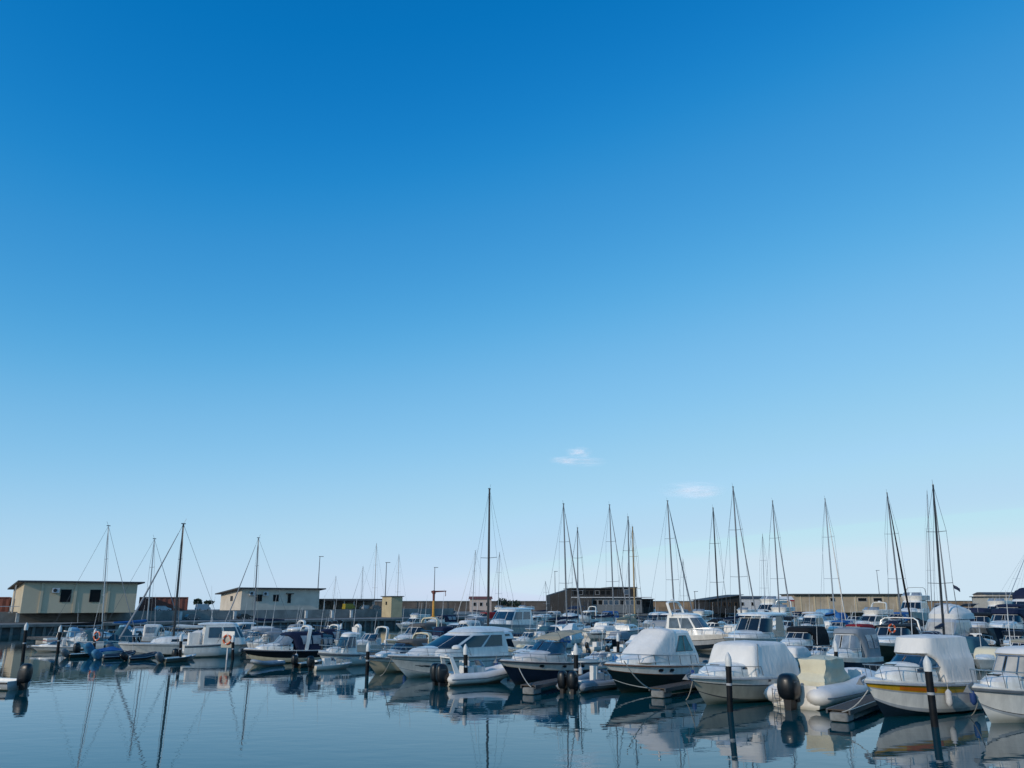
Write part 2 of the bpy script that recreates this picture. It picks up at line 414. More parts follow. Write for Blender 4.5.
def front(pxl, Yl, pxr, ang, z=4.0):
    """length of a facade starting at picture column pxl, depth Yl, heading ang, ending at column pxr"""
    X0 = X_at(pxl, Yl, z); lo, hi = 0.5, 120
    for _ in range(50):
        m = (lo+hi)/2
        if proj(X0+m*math.cos(ang), Yl+m*math.sin(ang), z)[0] < pxr: lo = m
        else: hi = m
    return lo
qa = math.atan2(QD.y, QD.x)
Lb = front(22, 119, 136, R(34))
t = gable_house('long beige harbour building with two dark windows, at the far left on the quay', 22, 119, R(34), Lb, 24, 2.6, 3.6, 0.78, BEIGE, DROOF, 0.9, (Lb*.155, Lb*.445, Lb*.74))
add_win(t, Lb*.375-0.2, 2.45, 1.3, 1.7); add_win(t, Lb*.62, 2.45, 1.35, 1.7); add_ac(t, Lb*.27, 3.2)
obj('canopy_post', MB().box((-0.8, 4.0, 2.0), (0.16, 0.16, 4.0)), FRAMEW, t)
obj('rail', MB().tube([(-2.6, 1.0, 0.95), (-0.1, 1.0, 0.95)], 0.05).tube([(-2.6, 1, 0), (-2.6, 1, .95)], 0.05).tube([(-1.3, 1, 0), (-1.3, 1, .95)], 0.04), FRAMEW, t)
Lb2 = front(241, 150, 319, R(38))
t2 = gable_house('pale ribbed harbour building with paired small windows, second from the left', 241, 150, R(38), Lb2, 11, 2.55, 3.0, 0.95, BEIGEL, DROOF, 1.0, ())
for x in (.20, .235, .41, .445): add_win(t2, Lb2*x, 2.3, 0.42, 1.1)
add_ac(t2, Lb2*.12, 3.1); add_ac(t2, Lb2*.29, 3.05)
add_win(t2, Lb2*.60, 2.2, 0.5, 1.5); obj('door_awning', MB().box((Lb2*.6, -0.3, 3.1), (1.3, 0.6, 0.12)), TRIM, t2, smooth=0)
obj('side_window', MB().box((-0.03, 5.0, 2.2), (0.06, 1.2, 0.9)), TRIM, t2, smooth=0)
def container(label, px0, px1, Y, z0, h, ang, m, cat='container', name='shipping_container'):
    X0 = X_at(px0, Y, z0); L = front(px0, Y, px1, ang, z0)
    t = thing(name, label, cat, (X0, Y, z0), ang)
    mb = MB(); n = max(4, int(L/0.45)); pts = []
    for k in range(n+1): pts.append((k*L/n, -0.08 if k % 2 else 0.0))
    rows = [[(x, y, 0.1) for x, y in pts], [(x, y, h-0.1) for x, y in pts]]; mb.grid(rows)
    mb.box((L/2, 1.3, h/2), (L-.02, 2.4, h-.06))
    obj('side_panel', mb, m, t, smooth=0)
    obj('frame', MB().box((L/2, 0, h-0.05), (L, 0.3, 0.14)).box((L/2, 0, 0.05), (L, 0.3, 0.12)).box((0.06, 0, h/2), (0.14, 0.32, h)).box((L-.06, 0, h/2), (0.14, 0.32, h)), m, t, smooth=0)
    return t
container('long rust red shed row right of the beige building', 138, 187, 142, 2.6, 2.35, R(25), REDB, 'shed', 'steel_shed')
container('rust red shed cut by the left edge of the picture', -30, 8, 130, 2.6, 2.3, R(25), REDB, 'shed', 'steel_shed')
# low canopy line with posts between the pale building and the hut
X0 = X_at(323, 160, 4.5); Lc = front(323, 160, 384, R(30), 4.5)
t = thing('boat_shed', 'long low dark roofed boat shed right of the pale ribbed building', 'shed', (X0, 160, 2.6), R(30))
obj('roof', MB().box((Lc/2, 2.5, 1.95), (Lc, 6, 0.35)), DROOF, t, smooth=0)
obj('back_wall', MB().box((Lc/2, 5, 0.9), (Lc-.4, .2, 1.75)), CONCL, t, smooth=0)
for k in range(7): obj('post', MB().box((0.3+k*(Lc-.6)/6, 0, 0.89), (0.16, 0.16, 1.77)), FRAMEW, t, smooth=0)
# sandy hut
Lh = front(391, 158, 402, R(38)); 
t = thing('harbour_hut', 'small sandy flat roofed hut standing on the quay near the crane', 'hut', (X_at(391, 158), 158, 1.3), R(38))
obj('wall', MB().box((Lh/2, 1.8, 1.9), (Lh, 3.6, 3.8)), BEIGEH, t, smooth=0)
obj('roof', MB().box((Lh/2, 1.8, 3.86), (Lh+.5, 4.1, 0.14)), DROOF, t, smooth=0)
obj('window', MB().box((-0.02, 1.9, 2.6), (0.08, 0.5, 0.6)), GLASS, t, smooth=0)
# dark two-storey clubhouse
Y = 205.0; Z0 = 1.45
def clubhouse():
    a = R(4); xl = X_at(572, Y, 4); L1 = front(572, Y, 637, a, 4)
    t = thing('harbour_clubhouse', 'dark two storey harbour clubhouse with flat roofs in the middle distance', 'building', (xl, Y, Z0), a)
    # upper storey
    obj('upper_storey', MB().box((L1/2, 6, 4.75), (L1, 12, 2.1)), DARKW, t, smooth=0)
    obj('roof', MB().box((L1*.30, 6, 5.90), (L1*.62+.6, 13, 0.18)).box((L1*.80, 6, 6.14), (L1*.42, 13, 0.2)), DROOF, t, smooth=0)
    obj('roof_block', MB().box((L1*.80, 6, 5.91), (L1*.40, 12, 0.25)), DARKW, t, smooth=0)
    # left wing running back with a sloping roof edge
    wl = 4.6
    mb = MB(); mb.hexa([(-wl, 7, 0), (0, 0, 0), (0, 13, 0), (-wl, 17, 0), (-wl, 7, 4.3), (0, 0, 5.75), (0, 13, 5.75), (-wl, 17, 4.3)]); obj('side_wing', mb, DARKW, t, smooth=0)
    obj('ground_floor', MB().box((L1*.13, 4, 1.8), (L1*.30, 12.4, 3.6)), STONEG, t, smooth=0)
    pan = obj('lower_facade', MB().box((L1*.66, 5, 1.8), (L1*.80, 12, 3.58)), PBLUE, t, smooth=0)
    obj('floor_band', MB().box((L1*.60, 4.6, 3.72), (L1*1.22, 12.8, 0.2)), FADE, t, smooth=0)
    for k in range(9): add_win(t, L1*(.34+.083*k), 2.5, 1.05, 1.1, y=-1.02, gl=DGLASS if k in (0, 1, 5, 8) else BGLASS, fr=FADE)
    for k in range(7): add_win(t, L1*(.05+.085*k), 4.85, 0.95, 0.9, y=-0.02, gl=DGLASS, fr=GREY if k in (1, 4) else TRIM)
    add_win(t, L1*.85, 5.0, 1.2, 1.2, y=-0.02, gl=BGLASS, fr=FADE)
    obj('doorway', MB().box((L1*.2, -2.22, 1.5), (1.6, 0.1, 2.4)), TRIM, t, smooth=0)
    # right low wing
    obj('low_wing', MB().box((L1+2.2, 7, 1.6), (5.0, 9, 3.2)), STONEG, t, smooth=0)
    obj('low_wing_roof', MB().box((L1+2.2, 7, 3.3), (5.6, 9.8, 0.2)), DROOF, t, smooth=0)
    add_win(t, L1+1.5, 2.0, 1.2, 1.1, y=2.48); add_win(t, L1+3.4, 2.0, 1.2, 1.1, y=2.48)
    return t
clubhouse()
# dark brown kiosk building (right of centre)
t = thing('timber_building', 'dark brown timber building behind the masts at right of centre', 'building', (X_at(708, 200), 200, 1.45), R(12))
Lk = front(708, 200, 742, R(12))
mb = MB().hexa([(0, 0, 0), (Lk, 0, 0), (Lk, 8, 0), (0, 8, 0), (0, 0, 3.0), (Lk, 0, 4.2), (Lk, 8, 4.2), (0, 8, 3.0)])
obj('wall', mb, DARKW, t, smooth=0)
obj('roof', MB().hexa([(-.5, -.6, 3.0), (Lk+.4, -.6, 4.25), (Lk+.4, 8.5, 4.25), (-.5, 8.5, 3.0), (-.5, -.6, 3.14), (Lk+.4, -.6, 4.39), (Lk+.4, 8.5, 4.39), (-.5, 8.5, 3.14)]), DROOF, t, smooth=0)
for k in range(5): add_win(t, Lk*(.15+.17*k), 2.1, 0.7, 0.9, gl=DGLASS, fr=mat('brown frame', (.12, .08, .05), .6))
# long beige building at right
t = thing('long_warehouse', 'long low beige warehouse with thin dark roof at the right', 'building', (X_at(795, 214), 214, 1.45), R(0))
Lw = front(795, 214, 905, 0)
obj('wall', MB().box((Lw/2, 5, 2.2), (Lw, 10, 4.4)), mat('warm beige render', (0.44, 0.36, 0.26), 0.9, var=0.2, scale=0.4), t, smooth=0)
obj('roof', MB().box((Lw/2, 4.6, 4.52), (Lw+.8, 11, 0.28)), DROOF, t, smooth=0)
for k in range(8): obj('pilaster', MB().box((Lw*(.06+.125*k), -0.06, 2.1), (0.3, 0.12, 4.2)), BEIGE, t, smooth=0)
add_win(t, Lw*.62, 3.2, 2.2, .8, fr=FADE); add_win(t, Lw*.76, 3.2, 2.2, .8, fr=FADE); add_win(t, Lw*.35, 3.2, 1.2, .8, fr=FADE)
# white building at the right edge
t = thing('white_house', 'pale house with a flat roof at the right edge behind the boats', 'building', (X_at(989, 208), 208, 1.45), R(-4))
obj('wall', MB().box((5.5, 4, 1.9), (11, 8, 3.8)), mat('off white render', (.5, .47, .41), .9, var=.15), t, smooth=0)
obj('roof', MB().box((5.5, 4, 3.9), (11.8, 8.8, .2)), DROOF, t, smooth=0)
for x in (1.6, 4.0, 8.6): add_win(t, x, 2.4, .9, 1.0)
# pale houses far behind the white yachts
for (px, Yh, w, h, d_, lab, m_) in ((481, 222, 5.6, 3.5, 5, 'small pink white house behind the black mast', mat('pinkish render', (.48, .40, .36), .9, var=.1)),
                                (753, 222, 9, 3.6, 5, 'low white house left of the red striped awnings', FADE), (1010, 250, 14, 4.9, 6, 'beige hall rising behind the pale house at the right edge', BEIGEL)):
    t = thing('far_house', lab, 'house', (X_at(px, Yh), Yh, 1.3), R(6))
    obj('wall', MB().box((0, d_/2, h/2), (w, d_, h)), m_, t, smooth=0)
    obj('roof', MB().hexa([(-w/2-.3, -.3, h), (w/2+.3, -.3, h), (w/2+.3, d_+.3, h), (-w/2-.3, d_+.3, h), (-w/2-.3, d_*.4, h+.7), (w/2+.3, d_*.4, h+.7), (w/2+.3, d_*.6, h+.7), (-w/2-.3, d_*.6, h+.7)]), DROOF if 'pink' not in lab else REDB, t, smooth=0)
    for x in (-w*.3, 0, w*.3): add_win(t, x, h*.62, .7, .9, fr=FADE)
# market awning white/red (px 757-790, y 592-600)
t = thing('striped_awning', 'white and red awning roof above the far boats at right of centre', 'awning', (X_at(765, 196, 4), 196, 1.45), 0)
obj('awning_cloth', MB().add([(0, 0, 3.1), (7, 0, 3.1), (7, 1.8, 3.9), (0, 1.8, 3.9), (0, 3.6, 3.1), (7, 3.6, 3.1)], [(0, 1, 2, 3), (3, 2, 5, 4)]), CWHITE, t, smooth=0)
obj('valance', MB().box((3.5, -0.03, 2.95), (7, 0.05, 0.35)), CRED, t, smooth=0)
for x, y in ((0.1, 0.1), (6.9, .1), (.1, 3.5), (6.9, 3.5)): obj('post', MB().box((x, y, 1.5), (.12, .12, 3.1)), REDB, t, smooth=0)

# yellow quay crane
YEL = mat('crane yellow', (0.55, 0.26, 0.03), 0.5, var=0.2); RBR = mat('crane red brown', (0.14, 0.03, 0.02), 0.5, var=0.2)
t = thing('jib_crane', 'yellow quay crane with a dark red arm near the hut', 'crane', (X_at(433.5, 160, 3), 160, 1.3), R(12))
obj('column', MB().lathe([(.5, 0), (.5, .15), (.26, .25), (.24, 3.0), (.22, 3.05)], n=12), YEL, t)
obj('column_head', MB().lathe([(.22, 3.05), (.24, 4.3), (.34, 4.35), (.34, 4.9), (.1, 5.0)], n=12), RBR, t)
a = obj('arm', MB().hexa([(-.5, -.16, 4.55), (2.4, -.1, 4.75), (2.4, .1, 4.75), (-.5, .16, 4.55), (-.5, -.16, 4.9), (2.4, -.1, 4.95), (2.4, .1, 4.95), (-.5, .16, 4.9)]), RBR, t, smooth=0)
obj('hook', MB().tube([(2.25, 0, 4.8), (2.3, 0, 4.1), (2.2, 0, 3.9)], 0.07), RBR, a)

# street lamps on the quays
def lamp(label, px, top, Y, z0):
    h = onY(px, top, Y).z - z0
    t = thing('street_lamp', label, 'street lamp', (X_at(px, Y, z0+h*.7), Y, z0), 0, 'street lamps on the far quay')
    obj('pole', MB().tube([(0, 0, 0), (0, 0, h-.15)], [.13, .07], 8), GMAST, t)
    obj('lamp_head', MB().box((.28, 0, h-.1), (.95, .28, .12)), GMAST, t, smooth=0)
lamp('tall street lamp behind the right end of the pale ribbed building', 319, 556, 172, 2.6)
lamp('street lamp left of the sandy hut', 386, 562, 166, 2.6)
lamp('street lamp standing behind the yellow crane', 434.5, 567, 185, 1.3)
lamp('street lamp at the left end of the dark clubhouse', 555, 571, 212, 1.45)
lamp('street lamp above the warehouse roof at the right', 878, 570, 228, 1.45)
lamp('short lamp with a twin head left of the brown timber building', 695, 591, 190, 1.45)
# power pedestals
PED = mat('pedestal white', (0.62, 0.63, 0.62), .5)
p0 = None
for px, side in ((20, 'below the left corner of the beige building'), (107, 'below the beige building behind the furled boom'), (182, 'below the rust red shed row'), (236, 'left of the parked black car'), (307, 'below the pale ribbed building'), (333, 'below the boat shed'), (352, 'left of the yellow skip'), (395, 'just below the sandy hut')):
    a = (px-512)/829.0
    # meet the retaining wall line (offset 13 from the quay edge)
    o_ = Q0+QN*12.4; k = (a*o_.y-o_.x)/(QD.x-a*QD.y); p = o_+QD*k
    if p0 is None:
        p0 = thing('power_pedestal', '', 'pedestal', (p.x, p.y, 1.285), qa, 'white power pedestals along the quay')
        obj('pillar', MB().box((0, 0, .6), (.42, .42, 1.2)), PED, p0, smooth=0); obj('cap', MB().box((0, 0, 1.27), (.5, .5, .12)), FADE, p0, smooth=0); q = p0
        q['label'] = 'white power pedestal on the quay ' + side
    else: q = copy_thing(p0, (p.x, p.y, 1.285), qa, 'white power pedestal on the quay ' + side)
# parked cars
def car(label, px, Y, ang, m, z0, name='parked_car', van=False):
    t = thing(name, label, 'car' if not van else 'van', (X_at(px, Y, z0+.7), Y, z0), ang, 'cars parked on the quay')
    H = .95 if not van else 1.6
    prof = [(-2.1, .3), (-2.15, .75), (-2.0, .95), (-1.5, 1.5) if not van else (-2.0, 1.95), (.3, 1.5) if not van else (1.0, 1.95), (1.1, 1.0) if not van else (1.6, 1.15), (2.0, .85), (2.12, .5), (2.08, .3)]
    mb = MB(); n = len(prof)
    for y0, s in ((-.85, 1),): 
        l = [(x, -.85 + (.12 if z > 1.2 else 0), z) for x, z in prof]; r = [(x, .85 - (.12 if z > 1.2 else 0), z) for x, z in prof]
        mb.v += l+r; mb.f += [list(range(n)), list(range(2*n-1, n-1, -1))]+[[i, n+i, n+(i+1) % n, (i+1) % n] for i in range(n)]; mb.m += [0]*(n+2)
    obj('body', mb, m, t, smooth=25)
    if not van:
        for s in (-1, 1): obj('side_window', MB().add([(-1.6, s*.815, .98), (.9, s*.83, .98), (.25, s*.76, 1.4), (-1.35, s*.76, 1.4)], [(0, 1, 2, 3)]), GLASS, t, smooth=0)
    obj('windscreen', MB().add([(1.07, -.68, 1.03), (1.07, .68, 1.03), (.42, .6, 1.46), (.42, -.6, 1.46)] if not van else [(1.6, -.7, 1.2), (1.6, .7, 1.2), (1.1, .65, 1.88), (1.1, -.65, 1.88)], [(0, 1, 2, 3)]), GLASS, t, smooth=0)
    for x in (-1.3, 1.3):
        for s in (-1, 1):
            w = obj('wheel', MB().lathe([(.2, -.1), (.32, -.1), (.32, .1), (.2, .1)], n=14), RUBBER, t, loc=(x, s*.8, .32), rot=(R(90), 0, 0))
            obj('rim', MB().lathe([(.19, -.108), (.19, .108)], n=10), STEEL, w)
    return t
def quay_at(px, off):
    a = (px-512)/829.0; o_ = Q0+QN*off; k = (a*o_.y-o_.x)/(QD.x-a*QD.y); return o_+QD*k
for px, off, z, m_, lab, van in ((245, 11.5, 1.29, PLASTIC, 'black car parked on the lower quay below the pale building', False), (193, 12.0, 1.29, GPLASTIC, 'dark grey car on the lower quay below the distant trees', False),
                          (349, 17, 2.61, mat('faded yellow paint', (.30, .24, .03), .5, var=.2), 'small yellow van on the quay under the boat shed', True), (163, 17, 2.61, GREY, 'white car parked in front of the rust red shed row', False),
                          (366, 17.5, 2.61, FADE, 'white car parked in the boat shed shade', False), (376, 16.5, 2.61, GPLASTIC, 'grey car parked just left of the sandy hut', False), (203, 22, 2.61, GREY, 'white van standing between the red shed and the pale building', True)):
    p = quay_at(px, off); car(lab, px, p.y, qa+R(8), m_, z, van=van).scale = (.6, .6, .6)
# distant trees
LEAF = mat('dark foliage', (0.035, 0.055, 0.03), .9, var=.5, scale=1.5); BARK = mat('bark', (.06, .045, .03), .9)
def tree(label, px, Y, z0, w, h, seed):
    rnd = random.Random(seed); t = thing('tree', label, 'tree', (X_at(px, Y), Y, z0), 0, 'distant trees beyond the quay')
    tr = MB().tube([(0, 0, 0), (.1, 0, h*.5), (0, .1, h*.8)], [.2, .14, .05], 6)
    for k in range(4):
        a = rnd.random()*6.28; tr.tube([(0.05, 0, h*.4), (math.cos(a)*w*.3, math.sin(a)*w*.3, h*.75)], [.09, .03], 5)
    obj('trunk', tr, BARK, t)
    mb = MB()
    for k in range(420):
        a, b, r = rnd.random()*6.28, rnd.uniform(-.6, 1), rnd.random()**.4
        cl = 1+.35*noise.noise(Vector((math.cos(a)*2, math.sin(a)*2, b*2+seed)))
        c = Vector((math.cos(a)*w*.5*r*math.sqrt(max(0, 1-b*b*.8))*cl, math.sin(a)*w*.5*r*math.sqrt(max(0, 1-b*b*.8))*cl, h*.66+b*h*.36*r*cl))
        s = rnd.uniform(.12, .3); u = Vector((rnd.gauss(0, 1), rnd.gauss(0, 1), rnd.gauss(0, 1))).normalized(); v = u.orthogonal().normalized()
        mb.add([c-u*s, c+v*s*.7, c+u*s, c-v*s*.7], [(0, 1, 2, 3)])
    obj('crown', mb, LEAF, t, smooth=0)
tree('small dark tree left of the pale ribbed building', 197, 190, 2.6, 1.9, 2.1, 1); tree('round dark tree between the red shed and the pale building', 208, 230, 2.6, 2.4, 1.9, 2)
tree('dark tree behind the white yachts in the centre', 502, 228, 1.4, 3.2, 3.6, 4)
tree('broad low tree behind the white yachts in the centre', 514, 229, 1.4, 4, 3.1, 5)
# ================================================================ BOAT PARTS
class Hull: pass
def smoothstep(a): a = max(0, min(1, a)); return a*a*(3-2*a)
def shape(L, B, fb, fs, dr=.35, rake=.16, full=1.95, aft=.10, flare=.62, keelup=3.0):
    S = Hull(); S.L, S.B, S.fb, S.fs, S.dr, S.rake = L, B, fb, fs, dr, rake*L
    def half(t):
        if t < .45: return B/2*(1-aft*(1-t/.45)**2)
        return B/2*max(0.0, 1-((t-.45)/.55)**full)**.92
    def sheer(t): return fs+(fb-fs)*(t**1.7)
    def pt(t, v):        # v: 0 keel, 1 chine, 1..2 topside up to the sheer
        b = half(t); zs = sheer(t); zk = -dr*(1-t**keelup); zc = .06+.42*fb*t**4
        bc = b*(.92-flare*t**2.5)
        if v <= 1: y, z = bc*v, zk+(zc-zk)*v
        else:
            f = v-1; y = bc+(b-bc)*(f**(.8+.5*t)); z = zc+(zs-zc)*f
        zf = (z-zk)/max(.01, zs-zk)
        x = -L/2+L*t-S.rake*t**4*(1-zf)
        return x, y, z
    S.half, S.sheer, S.pt = half, sheer, pt
    S.X = lambda t: -L/2+L*t
    S.T = lambda x: (x+L/2)/L
    return S
TS = [0, .06, .14, .22, .3, .38, .45, .52, .59, .66, .72, .78, .83, .88, .92, .95, .975, .99, 1.0]
TSL = [0, .15, .3, .45, .6, .72, .82, .9, .96, 1.0]
def add_hull(root, S, bands, lod=0, rub=None, transom=None, bottom=None):
    """bands: list of (fraction of topside height, material), bottom to top"""
    ts = TSL if lod else TS
    fr = sorted(set([0, .25, .5, .75, 1.0]+[b[0] for b in bands]))
    bottom = bottom or next(b[1] for b in bands if b[0] > .3)
    ms = [bottom]+[b[1] for b in bands]; vs = [0, .5, 1.0]+[1+f for f in fr if f > 0]
    def mi(v):
        if v < 1: return 0
        for k, b in enumerate(bands):
            if (v-1) < b[0]-1e-6: return k+1
        return len(bands)
    mb = MB()
    for sgn in (1, -1):
        rows = [[(lambda p: (p[0], sgn*p[1], p[2]))(S.pt(t, v)) for v in vs] for t in ts]
        mb.grid(rows, mf=lambda i, j: mi((vs[j]+vs[j+1])/2))
    # transom
    for j in range(len(vs)-1):
        a, b = S.pt(0, vs[j]), S.pt(0, vs[j+1])
        mb.add([a, b, (b[0], -b[1], b[2]), (a[0], -a[1], a[2])], [(0, 1, 2, 3)], mi((vs[j]+vs[j+1])/2))
    h = obj('hull', mb, ms, root, smooth=32)
    if rub is not None:
        m = MB()
        for sgn in (1, -1):
            m.tube([(lambda p: (p[0]+.01, sgn*(p[1]+.012), p[2]-.05))(S.pt(t, 2)) for t in ts], .04, 5)
        obj('rub_rail', m, rub, root)
    return h
def add_deck(root, S, xc, floor, m=None, lod=0, camber=.08, inner=None, cover_t0=0.0):
    ts = sorted(set((TSL if lod else TS)+[xc, xc+.003])); m = m or DECK; mb = MB()
    for sgn in (1, -1):
        rows = []
        for t in ts:
            b = S.half(t); z = S.sheer(t); x = S.X(t); g = min(.13, b*.5)
            x0 = S.pt(t, 2)[0]
            if t > xc: rows.append([(x0, sgn*b, z), (x0, sgn*b, z+.03), (x0, sgn*(b-g*.35), z+.03), (x0, sgn*(b-g*.7), z+.01), (x0, sgn*(b-g)*.5, z+.01+camber*.8), (x0, 0, z+.01+camber)])
            else: rows.append([(x0, sgn*b, z), (x0, sgn*b, z+.03), (x0, sgn*(b-g*.9), z+.03), (x0, sgn*(b-g*1.1), z-.02), (x0, sgn*(b-g*1.3), floor), (x0, 0, floor)])
        mb.grid(rows)
    z = S.sheer(0); b = S.half(0); x = S.X(0)
    mb.add([(x, -b, z+.03), (x, b, z+.03), (x+.12, b-.1, z+.03), (x+.12, -b+.1, z+.03), (x+.12, b-.1, floor), (x+.12, -b+.1, floor), (x, -b, z), (x, b, z)], [(0, 1, 2, 3), (3, 2, 4, 5), (6, 7, 1, 0)])
    return obj('deck', mb, m, root, smooth=32)

def outl(lv, s):
    z, xf, xb, w, n = lv[:5]; e = lv[5] if len(lv) > 5 else 2.5
    if s < .45: return xb+(xf-n-xb)*s/.45, w, z
    a = (s-.45)/.55*PI/2
    return xf-n+n*math.sin(a)**(2/e), w*max(0, math.cos(a))**(2/e), z
def surf(levels, u, v):
    """u in -1..1 around the nose (0 = centre front, +-1 = aft corners), v along the levels"""
    k = min(int(v), len(levels)-2); f = v-k
    a, b = outl(levels[k], 1-abs(u)), outl(levels[k+1], 1-abs(u)); s = 1 if u >= 0 else -1
    p = [a[i]+(b[i]-a[i])*f for i in range(3)]
    return Vector((p[0], s*p[1], p[2]))
def add_house(root, name, levels, m, crown=.08, nu=12, sub=1, wrinkle=0.0, seed=0, bottom=False, sag=0.0, smooth=35):
    us = [k/nu for k in range(-nu, nu+1)]; us = [u for u in us]
    rows = []; nl = len(levels)
    for i in range((nl-1)*sub+1):
        v = min(i/sub, nl-1)
        rows.append([surf(levels, u, v if v < nl-1 else nl-1-1e-6) for u in us])
    # aft side closes with a few points
    for r in rows:
        a, b = r[-1].copy(), r[0].copy()
        for k in (1, 2, 3): r.append(a+(b-a)*k/4)
    top = rows[-1]; cx = sum(p.x for p in top)/len(top); zt = top[0].z
    for s_, zz in ((.82, crown*.55), (.5, crown*.9), (.2, crown)):
        rows.append([Vector((cx+(p.x-cx)*s_, p.y*s_, p.z+zz-sag*math.sin((p.x-cx)*3))) for p in top])
    if wrinkle:
        for i, r in enumerate(rows):
            for p in r:
                w = noise.noise(Vector((p.x*1.6+seed*7, p.y*1.6, p.z*2.2)))+.5*noise.noise(Vector((p.x*5+seed, p.y*5, p.z*1.5)))
                p.x += w*wrinkle*(.6 if i else 0); p.y += w*wrinkle*(1 if p.y > 0 else -1)*(1 if i else 0); p.z += w*wrinkle*.8*(1 if i else 0)
    mb = MB(); mb.grid(rows, close=True)
    last = rows[-1]; o = len(mb.v)-len(last); mb.f.append([o+k for k in range(len(last))]); mb.m.append(0)
    if bottom: mb.f.append([k for k in range(len(rows[0]))][::-1]); mb.m.append(0)
    return obj(name, mb, m, root, smooth=smooth)
def add_pane(parent, levels, u0, u1, v0, v1, m=None, off=.012, name='window', frame=None, nu=8, skew=(0, 0), rnd=0.0):
    m = m or GLASS; rows = []; nv = 4
    for j in range(nv+1):
        fv = j/nv; v = v0+(v1-v0)*fv; row = []
        ua = u0+skew[0]*fv; ub = u1+skew[1]*fv
        sh = rnd*(1-math.sin(PI*min(1, max(0, fv)))**.5) if rnd else 0
        for i in range(nu+1):
            fu = i/nu; u = ua+(ub-ua)*(sh+(1-2*sh)*fu); p = surf(levels, u, v)
            d1 = surf(levels, u+.01, v)-surf(levels, u-.01, v); d2 = surf(levels, u, v+.02)-surf(levels, u, max(0, v-.02))
            n = d1.cross(d2)
            n = n.normalized() if n.length > 1e-9 else Vector((1, 0, 0))
            if n.dot(Vector((p.x-(levels[0][1]+levels[0][2])/2, p.y*1.5, 0))) < 0: n = -n
            row.append(p+n*off)
        rows.append(row)
    mb = MB().grid(rows); o = obj(name, mb, m, parent, smooth=60)
    if frame:
        f = MB(); loop = rows[0]+[r[-1] for r in rows[1:]]+rows[-1][-2::-1]+[r[0] for r in rows[-2:0:-1]]
        f.tube(loop+[loop[0]], .016, 4, cap=False); obj('window_frame', f, frame, o)
    return o
def add_rail(root, S, t0=.45, h=.5, inset=.06, n=4, t1=1.0, name='bow_rail', r=.016, mid=False, m=None, out=0.12):
    mb = MB(); ts = [t0+(t1-t0)*k/8 for k in range(9)]
    def P(t, sgn, hh):
        b = max(0, S.half(t)-inset); return Vector((S.pt(t, 2)[0]-(.05 if t > .98 else 0)+hh*out*(1 if t > .9 else .5), sgn*(b+hh*.05), S.sheer(t)+.02+hh))
    for hh in ([h, h*.5] if mid else [h]):
        path = [P(ts[0]-.02, 1, hh*.15)]+[P(t, 1, hh) for t in ts]+[P(t, -1, hh) for t in ts[::-1]][1 if t1 >= 1 else 0:]+[P(ts[0]-.02, -1, hh*.15)]
        mb.tube(path, r, 5)
    for sgn in (1, -1):
        for k in range(n):
            t = t0+(t1-.04-t0)*(k+.5)/n; mb.tube([P(t-.012, sgn, 0), P(t, sgn, h)], r*.9, 4)
    obj(name, mb, m or STEEL, root)
def add_tube(root, name, pts, r, m, n=6): return obj(name, MB().tube(pts, r, n), m, root)
def add_arch(root, x, w, z0, z1, rake=-.35, m=WHITE, th=.13, name='radar_arch'):
    mb = MB(); pts = [(x, -w, z0), (x+rake*.5, -w*.97, z0+(z1-z0)*.55), (x+rake*.9, -w*.88, z0+(z1-z0)*.9), (x+rake, -w*.7, z1), (x+rake, 0, z1+.05)]
    pts += [(p[0], -p[1], p[2]) for p in pts[-2::-1]]
    rows = []
    for i, p in enumerate(pts):
        p = Vector(p); d = (Vector(pts[min(i+1, len(pts)-1)])-Vector(pts[max(i-1, 0)])).normalized()
        nrm = Vector((0, -d.z, d.y)); a = Vector((1, 0, 0))*th; b = nrm*.045
        rows.append([p-a-b, p+a-b, p+a+b, p-a+b])
    mb.grid(rows, close=True); return obj(name, mb, m, root, smooth=30)
def add_antenna(root, x, y, z, h=1.6, lean=-.15, m=None): return obj('antenna', MB().tube([(x, y, z), (x, y, z+.15), (x+lean*h, y, z+h)], [.022, .018, .008], 5), m or WMAST, root)
def add_dome(root, x, y, z, r=.22): return obj('radar_dome', MB().lathe([(r*.6, 0), (r, r*.15), (r, r*.45), (r*.7, r*.75), (r*.2, r*.85)], (x, y, z), 12), WHITE, root)
def add_search(root, x, y, z): return obj('searchlight', MB().lathe([(.03, 0), (.03, .1), (.08, .12), (.08, .26), (.04, .3)], (x, y, z), 8), STEEL, root)
